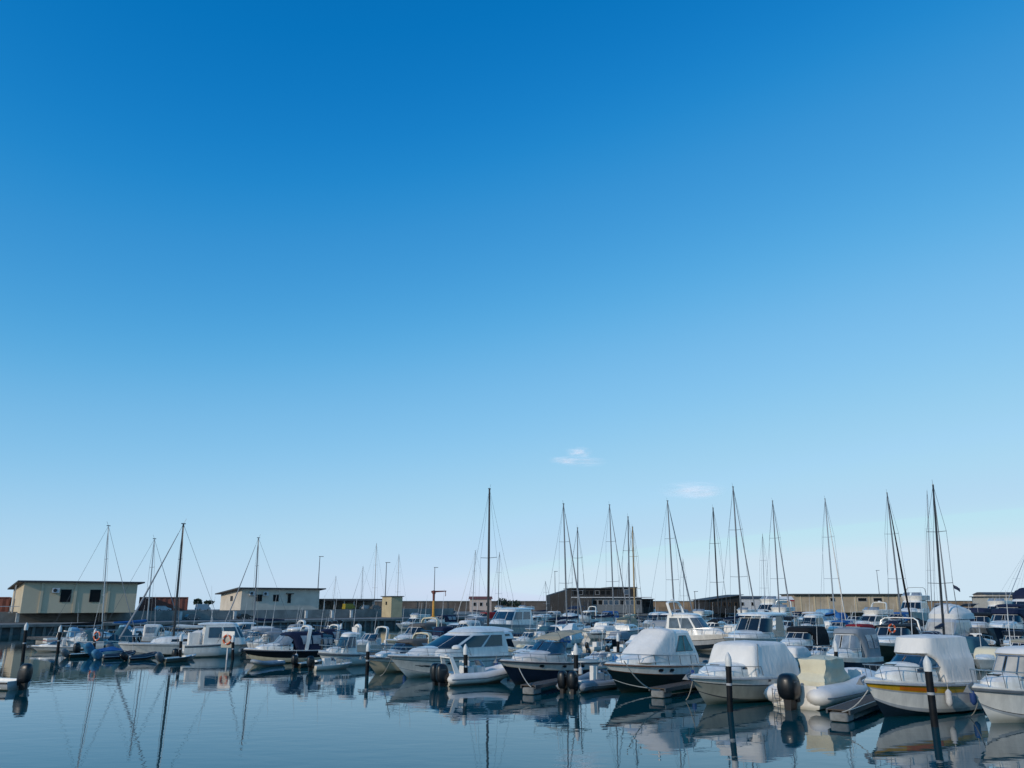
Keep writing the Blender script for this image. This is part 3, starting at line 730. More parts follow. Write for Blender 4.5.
def add_outboard(root, x, y, z, s=1.0, m=PLASTIC, tilt=0.0, stripe=True):
    base = Vector((x, y, z))
    rot = Matrix.Rotation(-R(tilt), 3, 'Y')
    def tr(mb):
        mb.v = [tuple(base+rot @ (Vector(v)*s)) for v in mb.v]; return mb
    mb = MB()
    mb.hexa([(-.42, -.06, -1.0), (-.08, -.05, -1.0), (-.08, .05, -1.0), (-.42, .06, -1.0), (-.44, -.13, .0), (-.05, -.13, .0), (-.05, .13, .0), (-.44, .13, .0)])
    mb.box((-.02, 0, -.15), (.2, .3, .42)).box((-.34, 0, -.78), (.5, .3, .03)).blob((-.26, 0, -1.02), (.62, .14, .14), 1, 8, 6)
    leg = obj('outboard_motor', tr(mb), RUBBER if m is PLASTIC else m, root)
    def wp(px, py, pz): k = 1-.10*max(0, pz); return px*k-.10*pz, py*k, pz
    obj('cowling', tr(MB().blob((-.26, 0, .22), (.72, .52, 1.02), .62, 16, 10, warp=wp)), m, leg, smooth=60)
    if stripe: obj('emblem_stripe', tr(MB().box((-.29, 0, .42), (.30, .50, .035))), GPLASTIC, leg)
    p = MB().blob((-.56, 0, -1.02), (.12, .10, .10), 1, 8, 5)
    for k in range(3):
        a = k*2*PI/3; p.hexa([(-.58, math.cos(a)*.03, -1.02+math.sin(a)*.03), (-.53, math.cos(a)*.03, -1.02+math.sin(a)*.03), (-.53, math.cos(a+.5)*.17, -1.02+math.sin(a+.5)*.17), (-.6, math.cos(a+.5)*.17, -1.02+math.sin(a+.5)*.17), (-.57, math.cos(a+.1)*.03, -1.01+math.sin(a+.1)*.03), (-.52, math.cos(a+.1)*.03, -1.01+math.sin(a+.1)*.03), (-.52, math.cos(a-.4)*.17, -1.02+math.sin(a-.4)*.17), (-.58, math.cos(a-.4)*.17, -1.02+math.sin(a-.4)*.17)])
    obj('propeller', tr(p), DGREY, leg)
def add_porthole(root, S, t, f=.62, sgn=1, w=.3, h=.13, m=GLASS, oval=True, name='porthole', off=.012):
    """set into the hull side at station t, height fraction f"""
    mb = MB(); fl = MB(); c = Vector(S.pt(t, 1+f)); dx = (Vector(S.pt(t+.02, 1+f))-Vector(S.pt(t-.02, 1+f))).normalized(); dz = (Vector(S.pt(t, 1+f+.1))-Vector(S.pt(t, 1+f-.1))).normalized()
    nrm = dx.cross(dz); nrm = nrm if nrm.y > 0 else -nrm
    e = 1 if oval else .45; ring = []
    for k in range(14):
        a = 2*PI*k/14; ca, sa = math.cos(a), math.sin(a)
        ring.append(c+nrm*off+dx*math.copysign(abs(ca)**e, ca)*w/2+dz*math.copysign(abs(sa)**e, sa)*h/2)
    ring = [Vector((p.x, sgn*p.y, p.z)) for p in ring]
    mb.add(ring, [list(range(14))]); o = obj(name, mb, m, root)
    fl.tube(ring+[ring[0]], .014, 4, cap=False); obj('porthole_rim', fl, STEEL, o)
def add_bimini(root, x0, x1, w, z0, z1, m, drop=.1, seed=1, tilt=0.0):
    mb = MB(); rows = []; N = 8
    for i in range(N+1):
        f = i/N; x = x0+(x1-x0)*f; row = []
        for j in range(-6, 7):
            g = j/6; z = z1-tilt*(1-f)**1.5-drop*abs(g)**2.5-(drop*.8)*(abs(2*f-1)**3)+.025*noise.noise(Vector((x*3, g*2, seed)))
            row.append((x, g*w, z))
        rows.append(row)
    rows2 = [[(p[0], p[1], p[2]-.025) for p in r] for r in rows]
    mb.grid(rows); mb.grid(rows2)
    def edge(a, b): mb.grid([a, b])
    edge([r[0] for r in rows], [r[0] for r in rows2]); edge([r[-1] for r in rows], [r[-1] for r in rows2]); edge(rows[0], rows2[0]); edge(rows[-1], rows2[-1])
    o = obj('bimini_top', mb, m, root, smooth=50)
    f = MB(); xm = (x0+x1)/2
    for s in (1, -1):
        for xe in (x0, xm, x1): f.tube([(xm+(.15 if xe > xm else -.1), s*w*1.02, z0), (xe, s*w, z1-drop-.03)], .014, 4)
    for xe in (x0, xm, x1): f.tube([(xe, -w, z1-drop-.03), (xe, -w*.6, z1-.04), (xe, w*.6, z1-.04), (xe, w, z1-drop-.03)], .014, 4)
    obj('bimini_frame', f, STEEL, o)
def add_windshield(root, lv, m=GLASS, fr=None, parts=((-.62, -.22), (-.2, -.012), (.012, .2), (.22, .62)), uend=.64):
    fr = fr or STEEL; mb = MB(); us = [-uend+2*uend*k/16 for k in range(17)]
    nv = len(lv)-1
    mb.tube([surf(lv, u, 0) for u in us], .022, 4); mb.tube([surf(lv, u, nv-1e-5) for u in us], .022, 4)
    for u in [p for q in parts for p in q]: mb.tube([surf(lv, u, 0), surf(lv, u, nv-1e-5)], .014, 4)
    f = obj('windshield_frame', mb, fr, root)
    for a, b in parts: add_pane(root, lv, a, b, .03, nv-.03, m, off=0, name='windshield')
    return f
def add_platform(root, S, m=None, d=.5): return obj('swim_platform', MB().box((S.X(0)-d/2+.02, 0, .28), (d, S.B*.78, .08)), m or DECK, root, smooth=0)
def add_ladder(root, x, y, z0, z1):
    mb = MB()
    for s in (-.15, .15): mb.tube([(x, y+s, z0), (x, y+s, z1)], .016, 4)
    k = z0+.05
    while k < z1: mb.tube([(x, y-.15, k), (x, y+.15, k)], .014, 4); k += .25
    obj('ladder', mb, STEEL, root)
def add_anchor(root, S):
    x = S.L/2; z = S.fb
    obj('anchor', MB().hexa([(x-.1, -.03, z+.06), (x+.25, -.03, z-.02), (x+.25, .03, z-.02), (x-.1, .03, z+.06), (x-.1, -.03, z+.12), (x+.22, -.03, z+.06), (x+.22, .03, z+.06), (x-.1, .03, z+.12)]).hexa([(x+.18, -.16, z-.12), (x+.28, -.16, z-.12), (x+.28, .16, z-.12), (x+.18, .16, z-.12), (x+.2, -.02, z+.03), (x+.26, -.02, z+.03), (x+.26, .02, z+.03), (x+.2, .02, z+.03)]), mat('galvanised anchor', (.22, .23, .24), .6, metal=.3), root, smooth=0)
def add_mark(root, S, t, f, sgn, w, h, m, kind=0, name='hull_mark'):
    mb = MB()
    def P(dx, df):
        p = S.pt(t+dx/S.L, 1+f+df); return (p[0], sgn*(p[1]+.012), p[2])
    if kind == 0:      # swoosh
        n = 8; a = [P(w*(i/n-.5), h*(.5-abs(i/n-.5))*.9+(.03*math.sin(i))) for i in range(n+1)]; b = [P(w*(i/n-.5)*.92, -h*(.5-abs(i/n-.5))*.4+.02*math.sin(i*2)) for i in range(n+1)]
        mb.grid([a, b])
    else:
        n = 10; mb.grid([[P(w*(i/n-.5), h/2) for i in range(n+1)], [P(w*(i/n-.5), -h/2) for i in range(n+1)]])
    obj(name, mb, m, root, smooth=0)

# ---- placing: find L, X, Y so that the hull spans picture columns pl..pr with its lowest waterline row at yb
def fit(pl, pr, yb, head, ratio=.36, fb=.16, L=None):
    Lx = L or 7.0; X = X_at((pl+pr)/2, 60); Y = 60.0
    for it in range(60):
        S = shape(Lx, Lx*ratio, Lx*fb, Lx*fb*.75)
        ca, sa = math.cos(head), math.sin(head); xs = []; ys = []
        for t in TSL:
            for s in (1, -1):
                for v in (1.05, 2):
                    x, y, z = S.pt(t, v); q = proj(X+x*ca-s*y*sa, Y+x*sa+s*y*ca, 0 if v < 2 else z)
                    xs.append(q[0]); 
                    if v < 2: ys.append(q[1])
        dc = (pl+pr)/2-(min(xs)+max(xs))/2; sc_ = Y/829.0
        X += dc*sc_
        dy = yb-max(ys); Y += -dy*Y*Y/(CAM_H*858)*.9; X *= 1
        if L is None: Lx *= 1+.6*((pr-pl)/(max(xs)-min(xs))-1)
        Y = max(12, Y)
    return X, Y, Lx
def settop(t, ty, skip=('antenna', 'mast', 'bow_rail', 'radar_dome', 'searchlight', 'shroud')):
    """stretch the boat upwards a little so that its roof reaches picture row ty"""
    bpy.context.view_layer.update(); pts = []
    rz = t.rotation_euler.z; ca, sa = math.cos(rz), math.sin(rz)
    for ch in t.children:
        if ch.type != 'MESH' or ch.name.split('.')[0] in skip: continue
        for v in ch.data.vertices:
            if v.co.z > .5: pts.append((t.location.x+v.co.x*ca-v.co.y*sa, t.location.y+v.co.x*sa+v.co.y*ca, v.co.z))
    lo, hi = .5, 2.0
    for _ in range(30):
        m = (lo+hi)/2; y = min(proj(p[0], p[1], p[2]*m)[1] for p in pts)
        if y > ty: lo = m
        else: hi = m
    t.scale = (1, 1, m); BOATS.append(('zscale', round(m, 2), t['label'][:50]))
GB = 'boats moored in the marina'
BOATS = []
def boat(name, label, cat, pl, pr, yb, deg, ratio=.36, fb=.16, L=None):
    X, Y, Lx = fit(pl, pr, yb, R(deg), ratio, fb, L)
    t = thing(name, label, cat, (X, Y, 0), R(deg), GB)
    BOATS.append((label, round(X, 1), round(Y, 1), round(Lx, 2), (pl, pr, yb)))
    return t, Lx
# ================================================================ BOAT KINDS
def cuddy(label, pl, pr, yb, deg, hull=None, bands=None, rub=None, canopy=CWHITE, style='canopy', glass=GLASS, ratio=.37, fb=.165, L=None, arch=None, lod=1, top=None, seed=0, motor=None, platform=True, rail=True, clear=True, trunkm=None, deckm=None, ch=.30, dome=False, ant=1, name='motor_cruiser', cat='motorboat', wsh=.075, portholes=2, fsr=.80, full=1.85, search=False, trunkh=.045, bottom=None, wlen=-.15, uend=.64, wparts=((-.62, -.22), (-.2, -.012), (.012, .2), (.22, .62))):
    t, L = boat(name, label, cat, pl, pr, yb, deg, ratio, fb, L)
    fB = L*fb; fS = fB*fsr; S = shape(L, L*ratio, fB, fS, full=full)
    hull = hull or WHITE; bands = bands or [(1.0, hull)]
    add_hull(t, S, bands, lod, rub=rub if rub is not None else (GPLASTIC if not lod else None), bottom=bottom)
    add_deck(t, S, .40, fS*.45, m=deckm or trunkm or WHITE, lod=lod)
    tm = trunkm or WHITE; B = L*ratio; z0 = fS; zt = fB+trunkh*L
    nu = 8 if lod else 14
    trunk = [(z0, .33*L, -.08*L, .32*B, .34*L, 2.0), (fB*.97, .36*L, -.08*L, .36*B, .37*L, 2.0), (fB+.02*L, .345*L, -.08*L, .355*B, .35*L, 2.05), (zt, .25*L, -.08*L, .32*B, .24*L, 2.2)]
    add_house(t, 'cabin_trunk', trunk, tm, crown=.035*L*.4, nu=nu)
    if not lod:
        add_pane(t, trunk, .42, .62, 2.15, 2.6, glass, name='trunk_window'); add_pane(t, trunk, -.62, -.42, 2.15, 2.6, glass, name='trunk_window')
        h = obj('deck_hatch', MB().box((.20*L, 0, zt+.02), (.45, .45, .05)), GLASS, t, smooth=0)
        add_anchor(t, S)
    zw = zt-.01*L
    ws = [(zw, .14*L, (wlen+.02)*L, .385*B, .16*L, 2.6), (zw+wsh*L, .045*L, wlen*L, .34*B, .13*L, 2.6)]
    if style != 'cover': add_windshield(t, ws, glass, fr=STEEL if not lod else WHITE, uend=uend, parts=wparts)
    if style == 'canopy':
        c = [(fS+.03, -.12*L, -.46*L, .44*B, .05*L, 3.4), (zw+wsh*L*.6, -.05*L, -.46*L, .42*B, .08*L, 3.2), (zw+wsh*L+.012*L, .040*L, -.455*L, .38*B, .13*L, 3.0), (zw+wsh*L+ch*.10*L, .0*L, -.45*L, .35*B, .11*L, 3.2)]
        add_house(t, 'canopy', c, canopy, crown=.012*L, nu=nu+2, sub=3, wrinkle=.016, seed=seed)
        if clear:
            for s in (1, -1):
                add_pane(t, c, s*.62, s*.78, .55, 1.75, VINYL, name='clear_panel', off=.03); add_pane(t, c, s*.81, s*.96, .55, 1.75, VINYL, name='clear_panel', off=.03)
    elif style == 'cover':      # one tarpaulin over windscreen and cockpit
        c = [(fS*.9, .07*L, -.475*L, .475*B, .09*L, 4.2), (zw+.005*L, .08*L, -.47*L, .455*B, .09*L, 4.4), (zw+wsh*L+.016*L, .02*L, -.37*L, .395*B, .07*L, 4.4), (zw+wsh*L+.026*L, .0*L, -.35*L, .365*B, .06*L, 4)]
        add_house(t, 'canvas_cover', c, canopy, crown=.012*L, nu=nu+2, sub=3, wrinkle=.02, seed=seed)
        if not lod:
            for u_ in (-.52, .52): obj('seam', MB().tube([surf(c, u_, v_/4)+Vector((.01, math.copysign(.02, u_), .015)) for v_ in range(2, 13)], .014, 4), GPLASTIC, t)
    elif style == 'bimini':
        add_bimini(t, .02*L, -.34*L, .36*B, fS, zw+wsh*L+.085*L, canopy, seed=seed, tilt=.055*L, drop=.05)
        add_seats(t, S, fS)
    elif style == 'hardtop':
        c = [(zw, .135*L, -.26*L, .40*B, .16*L, 2.7), (zw+wsh*L*1.15, .03*L, -.27*L, .35*B, .14*L, 2.7)]
        for s in (1, -1): add_tube(t, 'pillar', [(-.25*L, s*.40*B, fS), (-.27*L, s*.36*B, zw+wsh*L*1.2)], .035, WHITE)
        ht = [(zw+wsh*L*1.15, .06*L, -.36*L, .37*B, .16*L, 2.7), (zw+wsh*L*1.15+.012*L, .055*L, -.36*L, .37*B, .16*L, 2.7), (zw+wsh*L*1.15+.02*L, .04*L, -.35*L, .33*B, .15*L, 2.7)]
        for s in (1, -1): add_pane(t, c, s*.66, s*.97, .08, .95, glass, name='side_window', off=.0)
        add_house(t, 'hard_top', ht, top or WHITE, crown=.012*L, nu=nu, bottom=True)
    else: add_seats(t, S, fS)
    zt2 = zw+wsh*L
    if arch: add_arch(t, -.24*L, .43*B, fS, zt2+.09*L if style != 'hardtop' else zt2+.12*L, rake=-.05*L, m=arch)
    if dome: add_dome(t, -.29*L, 0, zt2+(.1*L if arch else .06*L), .18)
    if rail: add_rail(t, S, .50, .42 if lod else .40, n=3 if lod else 4, r=.022 if lod else .016)
    for k in range(ant): add_antenna(t, -.2*L-.05*k, (.3 if k % 2 else -.3)*B, zt2+.03*L, 1.5)
    if search: add_search(t, .0, 0, zt2+.05*L)
    if portholes and not lod:
        for k in range(portholes):
            for s in (1, -1): add_porthole(t, S, .55+.13*k, .62, s, .32, .13)
    if platform: add_platform(t, S)
    if motor: add_outboard(t, S.X(0)-.02, 0, fS+.0, L/7.0, motor)
    return t, S
def add_seats(t, S, fS):
    L, B = S.L, S.B; z = fS*.45
    for s in (1, -1):
        o = obj('seat', MB().box((-.12*L, s*.2*B, z+.22), (.5, .45, .44)).box((-.12*L-.22, s*.2*B, z+.6), (.12, .45, .5)), CWHITE, t)
    obj('bench', MB().box((-.42*L, 0, z+.22), (.5, .75*B, .44)).box((-.45*L, 0, z+.5), (.16, .75*B, .3)), CWHITE, t)
def sedan(label, pl, pr, yb, deg, hull=None, bands=None, ratio=.35, fb=.15, L=None, lod=1, glass=GLASS, fly=False, arch=None, flycover=None, rub=None, dome=False, ant=1, househ=.115, hardm=None, seed=0, name='cabin_cruiser', motor=None, xf=.16, long=.34, cat='motorboat', blind=None, rail=True, fsr=.78, rake=.12, nz=.15, crown=.014):
    """enclosed deckhouse boat, optional flybridge"""
    t, L = boat(name, label, cat, pl, pr, yb, deg, ratio, fb, L)
    fB = L*fb; fS = fB*fsr; B = L*ratio; S = shape(L, B, fB, fS)
    add_hull(t, S, bands or [(1.0, hull or WHITE)], lod, rub=rub if rub is not None else (GPLASTIC if not lod else None)); add_deck(t, S, .30, fS*.5, m=WHITE, lod=lod)
    nu = 8 if lod else 16; hm = hardm or WHITE
    trunk = [(fS, .33*L, -.1*L, .30*B, .34*L, 2.0), (fB*.97, .37*L, -.1*L, .34*B, .38*L, 2.0), (fB+.035*L, .30*L, -.1*L, .29*B, .28*L, 2.2)]
    add_house(t, 'cabin_trunk', trunk, hm, crown=.015*L, nu=nu)
    zb = fB+.02*L; zt = zb+househ*L
    hs = [(fS, xf*L+.03*L, -long*L, .42*B, nz*L+.01*L, 2.8), (zb, xf*L, -long*L, .41*B, nz*L, 2.8), (zt, xf*L-rake*L, -long*L+.02*L, .355*B, nz*L*.8, 2.8), (zt+.012*L, xf*L-rake*L-.02*L, -long*L+.03*L, .32*B, nz*L*.75, 2.8)]
    add_house(t, 'deckhouse', hs, hm, crown=crown*L, nu=nu)
    for a, b in ((-.40, -.14), (-.125, .125), (.14, .40)): add_pane(t, hs, a, b, 1.10, 1.86, blind or glass, name='windshield', off=.015)
    for s in (1, -1):
        add_pane(t, hs, s*.46, s*.70, 1.14, 1.84, glass, name='side_window', off=.015, frame=None if lod else STEEL)
        add_pane(t, hs, s*.73, s*.94, 1.14, 1.84, glass, name='side_window', off=.015, frame=None if lod else STEEL)
    if not fly:
        ov = [(zt+.006*L, xf*L-rake*L, -long*L-.07*L, .36*B, nz*L*.8), (zt+.014*L, xf*L-rake*L-.02*L, -long*L-.07*L, .34*B, nz*L*.75)]
        add_house(t, 'roof', ov, hm, crown=crown*L, nu=nu, bottom=True)
    ztop = zt+.03*L
    if fly:
        fl = [(zt+.012*L, xf*L-.16*L, -long*L-.12*L, .40*B, .12*L), (zt+.075*L, xf*L-.13*L, -long*L-.11*L, .42*B, .12*L), (zt+.08*L, xf*L-.14*L, -long*L-.10*L, .40*B, .12*L)]
        if flycover:
            fl2 = [(zt+.008*L, xf*L-.15*L, -long*L-.10*L, .37*B, .12*L), (zt+.055*L, xf*L-.15*L, -long*L-.08*L, .36*B, .12*L), (zt+.11*L, xf*L-.22*L, -long*L+.0*L, .28*B, .10*L), (zt+.125*L, xf*L-.26*L, -long*L+.03*L, .20*B, .08*L)]
            add_house(t, 'flybridge_cover', fl2, flycover, crown=.02*L, nu=nu, sub=3, wrinkle=.04, seed=seed)
        else:
            add_house(t, 'flybridge', fl, hm, crown=.0, nu=nu)
            w2 = [(zt+.08*L, xf*L-.15*L, -.12*L, .37*B, .1*L), (zt+.12*L, xf*L-.2*L, -.14*L, .33*B, .09*L)]
            add_windshield(t, w2, VINYL, fr=STEEL, parts=((-.6, -.02), (.02, .6)))
        ztop = zt+.09*L
    if arch: add_arch(t, -long*L+.08*L, .40*B, zt if not fly else zt+.02*L, ztop+.10*L, rake=-.06*L, m=arch)
    if dome: add_dome(t, -long*L+.02*L, 0, ztop+.11*L if arch else ztop, .2)
    if rail: add_rail(t, S, .48, .5, n=4, mid=not lod, r=.022 if lod else .016)
    for k in range(ant): add_antenna(t, -long*L+.1*L, (-.25+.5*k)*B, ztop, 1.8)
    add_platform(t, S)
    if motor: add_outboard(t, S.X(0)-.02, 0, fS, L/7.0, motor)
    return t, S, hs
def openboat(label, pl, pr, yb, deg, hull=None, bands=None, cover=None, ratio=.38, fb=.13, L=None, motor=PLASTIC, tilt=0, console=True, tt=None, lod=1, rail=True, ms=None, seed=0, name='open_motorboat', twin=False, cat='motorboat', ht=.10):
    t, L = boat(name, label, cat, pl, pr, yb, deg, ratio, fb, L)
    fB = L*fb; fS = fB*.8; B = L*ratio; S = shape(L, B, fB, fS, full=2.1)
    add_hull(t, S, bands or [(1.0, hull or WHITE)], lod, rub=RUBBER if not lod else None); add_deck(t, S, .72, fS*.45, lod=lod, m=WHITE)
    if cover:
        c = [(fS-.02, .38*L, -.47*L, .485*B, .42*L, 2.2), (fS+.02*L+.04, .34*L, -.46*L, .47*B, .38*L, 2.2), (fS+ht*L*.7, .14*L, -.30*L, .30*B, .2*L), (fS+ht*L, .05*L, -.14*L, .15*B, .1*L)]
        add_house(t, 'canvas_cover', c, cover, crown=.02*L, sub=3, wrinkle=.035, seed=seed, nu=10)
    elif console:
        c = [(fS*.45, .10*L, -.08*L, .17*B, .08*L), (fS+.09*L, .06*L, -.08*L, .16*B, .06*L), (fS+.1*L, .03*L, -.07*L, .14*B, .05*L)]
        add_house(t, 'console', c, WHITE, crown=.01)
        w2 = [(fS+.095*L, .06*L, -.05*L, .16*B, .06*L), (fS+.16*L, .0*L, -.05*L, .14*B, .05*L)]; add_windshield(t, w2, VINYL, fr=STEEL, parts=((-.6, -.02), (.02, .6)))
        obj('seat', MB().box((-.17*L, 0, fS*.45+.3), (.5, .3*B, .6)), CWHITE, t)
    if tt is not None:
        z = fS+.26*L; f = MB()
        for s in (1, -1):
            for x in (.08*L, -.12*L): f.tube([(x, s*.2*B, fS*.45), (x-.02*L, s*.2*B, z)], .03, 5)
        fo = obj('t_top_frame', f, STEEL, t)
        obj('t_top', MB().hexa([(-.2*L, -.27*B, z), (.13*L, -.25*B, z+.03), (.13*L, .25*B, z+.03), (-.2*L, .27*B, z), (-.2*L, -.27*B, z+.07), (.12*L, -.24*B, z+.1), (.12*L, .24*B, z+.1), (-.2*L, .27*B, z+.07)]), tt, fo)
    if rail: add_rail(t, S, .66, .3, n=2, r=.022 if lod else .016)
    if motor:
        for y in ((-.3, .3) if twin else (0,)): add_outboard(t, S.X(0)-.02, y, fS+.02+.15*(ms or 0), ms or max(.55, L/6.5*.9), motor, tilt)
    return t, S
def ribboat(label, pl, pr, yb, deg, tube=HYP, cover=None, motor=PLASTIC, L=None, tilt=0, arch=None, ratio=.42, seed=0, ms=1.0, mz=1.9, console=True, twin=False, stripe=None, ladder=False, covh=.2, name='inflatable_boat', tr=.052, colr=None, consolecover=None):
    t, L = boat(name, label, 'inflatable', pl, pr, yb, deg, ratio, .12, L)
    B = L*ratio; r = tr*L; z = r*1.25
    path = [(-.50*L, B/2-r, z)]; rad = [r*.25]
    for x, rr in ((-.47, .8), (-.42, 1), (-.2, 1), (0, 1), (.15, 1), (.28, .98)): path.append((x*L, B/2-r-max(0, x-.05)*.1*B, z+max(0, x)*.12*L)); rad.append(r*rr)
    for a in (25, 50, 72, 90):
        A = R(a); path.append((.28*L+.20*L*math.sin(A), (B/2-r)*.95*math.cos(A)**.9 if a < 90 else 0, z+(.034+.05*math.sin(A))*L)); rad.append(r*(.98-.12*math.sin(A)))
    full = path+[(p[0], -p[1], p[2]) for p in path[-2::-1]]; rads = rad+rad[-2::-1]
    tb = obj('inflatable_tube', MB().tube(full, rads, 14), tube, t, smooth=60)
    s_ = MB()
    for sg in (1, -1): s_.tube([(p[0], sg*(p[1]+rr*.98), p[2]) for p, rr in zip(path[1:-1], rad[1:-1])], .035, 5)
    obj('rubbing_strake', s_, stripe or GHYP, t)
    S = shape(L*.94, B*.8, z+.05, z*.9, dr=.3, rake=.16)
    add_hull(t, S, [(1.0, WHITE)], 1); 
    obj('deck', MB().box((-.08*L, 0, z*.8), (.76*L, B-2*r, .05)), DECK, t, smooth=0)
    obj('transom', MB().box((-.455*L, 0, z*1.1), (.1, B-2*r, z*1.5)), WHITE, t, smooth=0)
    zf = z*.8
    if cover:
        c = [(zf*.7, .14*L, -.24*L, .19*B, .08*L, 4), (zf+covh*L*.4, .15*L, -.25*L, .21*B, .08*L, 4), (zf+covh*L*.62, .12*L, -.20*L, .19*B, .07*L, 4), (zf+covh*L*1.0, .10*L, -.21*L, .20*B, .07*L, 4), (zf+covh*L*1.03, .07*L, -.18*L, .17*B, .05*L, 4)]
        add_house(t, 'console_cover', c, cover, crown=.01*L, sub=6, wrinkle=.09, seed=seed, nu=22)
    elif console:
        c = [(zf, .12*L, -.04*L, .17*B, .08*L), (zf+.13*L, .08*L, -.05*L, .16*B, .06*L), (zf+.145*L, .04*L, -.05*L, .13*B, .05*L)]
        add_house(t, 'console', c, WHITE, crown=.01)
        w2 = [(zf+.14*L, .08*L, -.03*L, .15*B, .06*L), (zf+.2*L, .03*L, -.03*L, .13*B, .05*L)]; add_windshield(t, w2, VINYL, fr=STEEL, parts=((-.6, -.02), (.02, .6)))
        obj('seat', MB().box((-.16*L, 0, zf+.3), (.55, .34*B, .6)).box((-.16*L-.2, 0, zf+.75), (.12, .34*B, .35)), CWHITE, t)
    if arch:
        mb = MB()
        for s in (1, -1): mb.hexa([(-.40*L, s*(B/2-r)-.05, z+r*.6), (-.33*L, s*(B/2-r)-.05, z+r*.6), (-.33*L, s*(B/2-r)+.05, z+r*.6), (-.40*L, s*(B/2-r)+.05, z+r*.6), (-.46*L, s*.26*B-.04, z+.24*L), (-.42*L, s*.26*B-.04, z+.24*L), (-.42*L, s*.26*B+.04, z+.24*L), (-.46*L, s*.26*B+.04, z+.24*L)])
        mb.box((-.44*L, 0, z+.24*L), (.05*L, .56*B, .07)); ar = obj('roll_bar', mb, arch, t, smooth=30)
        add_dome(ar, -.44*L, 0, z+.25*L, .12)
    if motor:
        for y in ((-.32*ms, .32*ms) if twin else (0,)): add_outboard(t, -.48*L, y, z*mz, ms, motor, tilt)
    if ladder: add_ladder(t, -.52*L, B*.22, .0, z*1.6)
    return t, S
def stay(root, name, a, b, r, m): obj(name, MB().tube([a, b], r, 5), m, root)
def sailboat(label, pl, pr, yb, deg, mast, hull=None, bands=None, mm=ALU, mr=.075, boomc=CNAVY, jib=None, jibr=.06, L=None, ratio=.31, fb=.115, lod=1, hood=None, spread=2, jibto=None, topy=None, my=None, name='sailing_boat', boom=True, mx=.08, back=True, wr=.014, rail=True, genside=True):
    """mast = (column, row) of its top in the picture"""
    t, L = boat(name, label, 'sailboat', pl, pr, yb, deg, ratio, fb, L)
    B = L*ratio; fB = L*fb; fS = fB*.85; S = shape(L, B, fB, fS, dr=.3, rake=.10, full=2.1, aft=.28)
    add_hull(t, S, bands or [(.88, hull or WHITE), (.94, NAVY), (1.0, hull or WHITE)], lod, rub=None); add_deck(t, S, .28, fS*.6, m=DECK, lod=lod)
    tr = [(fS, .24*L, -.20*L, .34*B, .2*L, 2.2), (fB+.03*L, .20*L, -.19*L, .30*B, .18*L, 2.2), (fB+.045*L, .15*L, -.18*L, .26*B, .15*L, 2.2)]
    add_house(t, 'coachroof', tr, WHITE, crown=.012*L, nu=8)
    for s in (1, -1):
        add_pane(t, tr, s*.5, s*.66, .55, 1.0, GLASS, name='cabin_window'); add_pane(t, tr, s*.7, s*.9, .55, 1.0, GLASS, name='cabin_window')
    zd = fB+.05*L; xm = mx*L
    if my is not None:      # slide sideways until the mast foot stands at picture column my
        cr, sr = math.cos(t.rotation_euler.z), math.sin(t.rotation_euler.z)
        for _ in range(3): t.location.x += (my-proj(t.location.x+xm*cr, t.location.y+xm*sr, zd)[0])*t.location.y/829.0
    inv = Matrix.Rotation(-t.rotation_euler.z, 3, 'Z'); org = t.location
    base_w = Matrix.Rotation(t.rotation_euler.z, 3, 'Z') @ Vector((xm, 0, zd)) + org
    topw = onY(mast[0], mast[1], base_w.y); top = inv @ (topw-org); base = Vector((xm, 0, zd-.1))
    H = (top-base).length
    obj('mast', MB().tube([base, base.lerp(top, .5), top], [mr, mr*.95, mr*.7], 8), mm, t)
    obj('masthead', MB().box(top+Vector((0, 0, .03)), (.35, .08, .08)).tube([top, top+Vector((-.2, 0, .45))], .012, 4), WIRE, t)
    bow = Vector((L/2-.05, 0, fB)); st = Vector((-L/2+.1, 0, fS))
    for k in range(spread):
        f = (k+1)/(spread+1)*1.02; c = base.lerp(top, f); w = B*.32*(1-.2*k)
        obj('spreader', MB().tube([c+Vector((0, -w, .05)), c, c+Vector((0, w, .05))], .022, 4), mm, t)
    for s in (1, -1):
        pts = [Vector((xm-.1, s*B*.45, fS+.05))]+[base.lerp(top, (k+1)/(spread+1)*1.02)+Vector((0, s*B*.32*(1-.2*k), .05)) for k in range(spread)]+[top]
        obj('shroud', MB().tube(pts, wr, 4), WIRE, t)
    if jib is not None: obj('furled_jib', MB().tube([bow+Vector((0, 0, .35)), bow.lerp(top, .3), bow.lerp(top, .92)], [jibr, jibr*1.15, jibr*.4], 7), jib, t)
    stay(t, 'forestay', bow, bow.lerp(top, .985), wr*1.1, WIRE)
    if back: stay(t, 'backstay', st, top, wr, WIRE)
    if boom:
        be = Vector((-.36*L, 0, zd+.62)); bs = Vector((xm-.12, 0, zd+.55)); 
        bo = obj('boom', MB().tube([bs, be], .05, 6), mm, t)
        if boomc is not None: obj('sail_cover', MB().tube([bs+Vector((0, 0, .3)), bs.lerp(be, .15)+Vector((0, 0, .24)), bs.lerp(be, .5)+Vector((0, 0, .16)), be+Vector((0.1, 0, .1))], [.13, .16, .13, .07], 9), boomc, bo, smooth=60)
    if hood is not None:
        h = [(fB, -.12*L, -.26*L, .30*B, .08*L), (zd+.3, -.15*L, -.25*L, .28*B, .08*L), (zd+.42, -.18*L, -.25*L, .22*B, .06*L)]; add_house(t, 'sprayhood', h, hood, crown=.06, sub=2, wrinkle=.03)
    if rail:
        add_rail(t, S, .84, .55, n=2, r=.02, name='pulpit')
        add_rail(t, S, .06, .55, n=4, t1=.84, r=.01, name='lifeline', out=0)
    return t, S, top
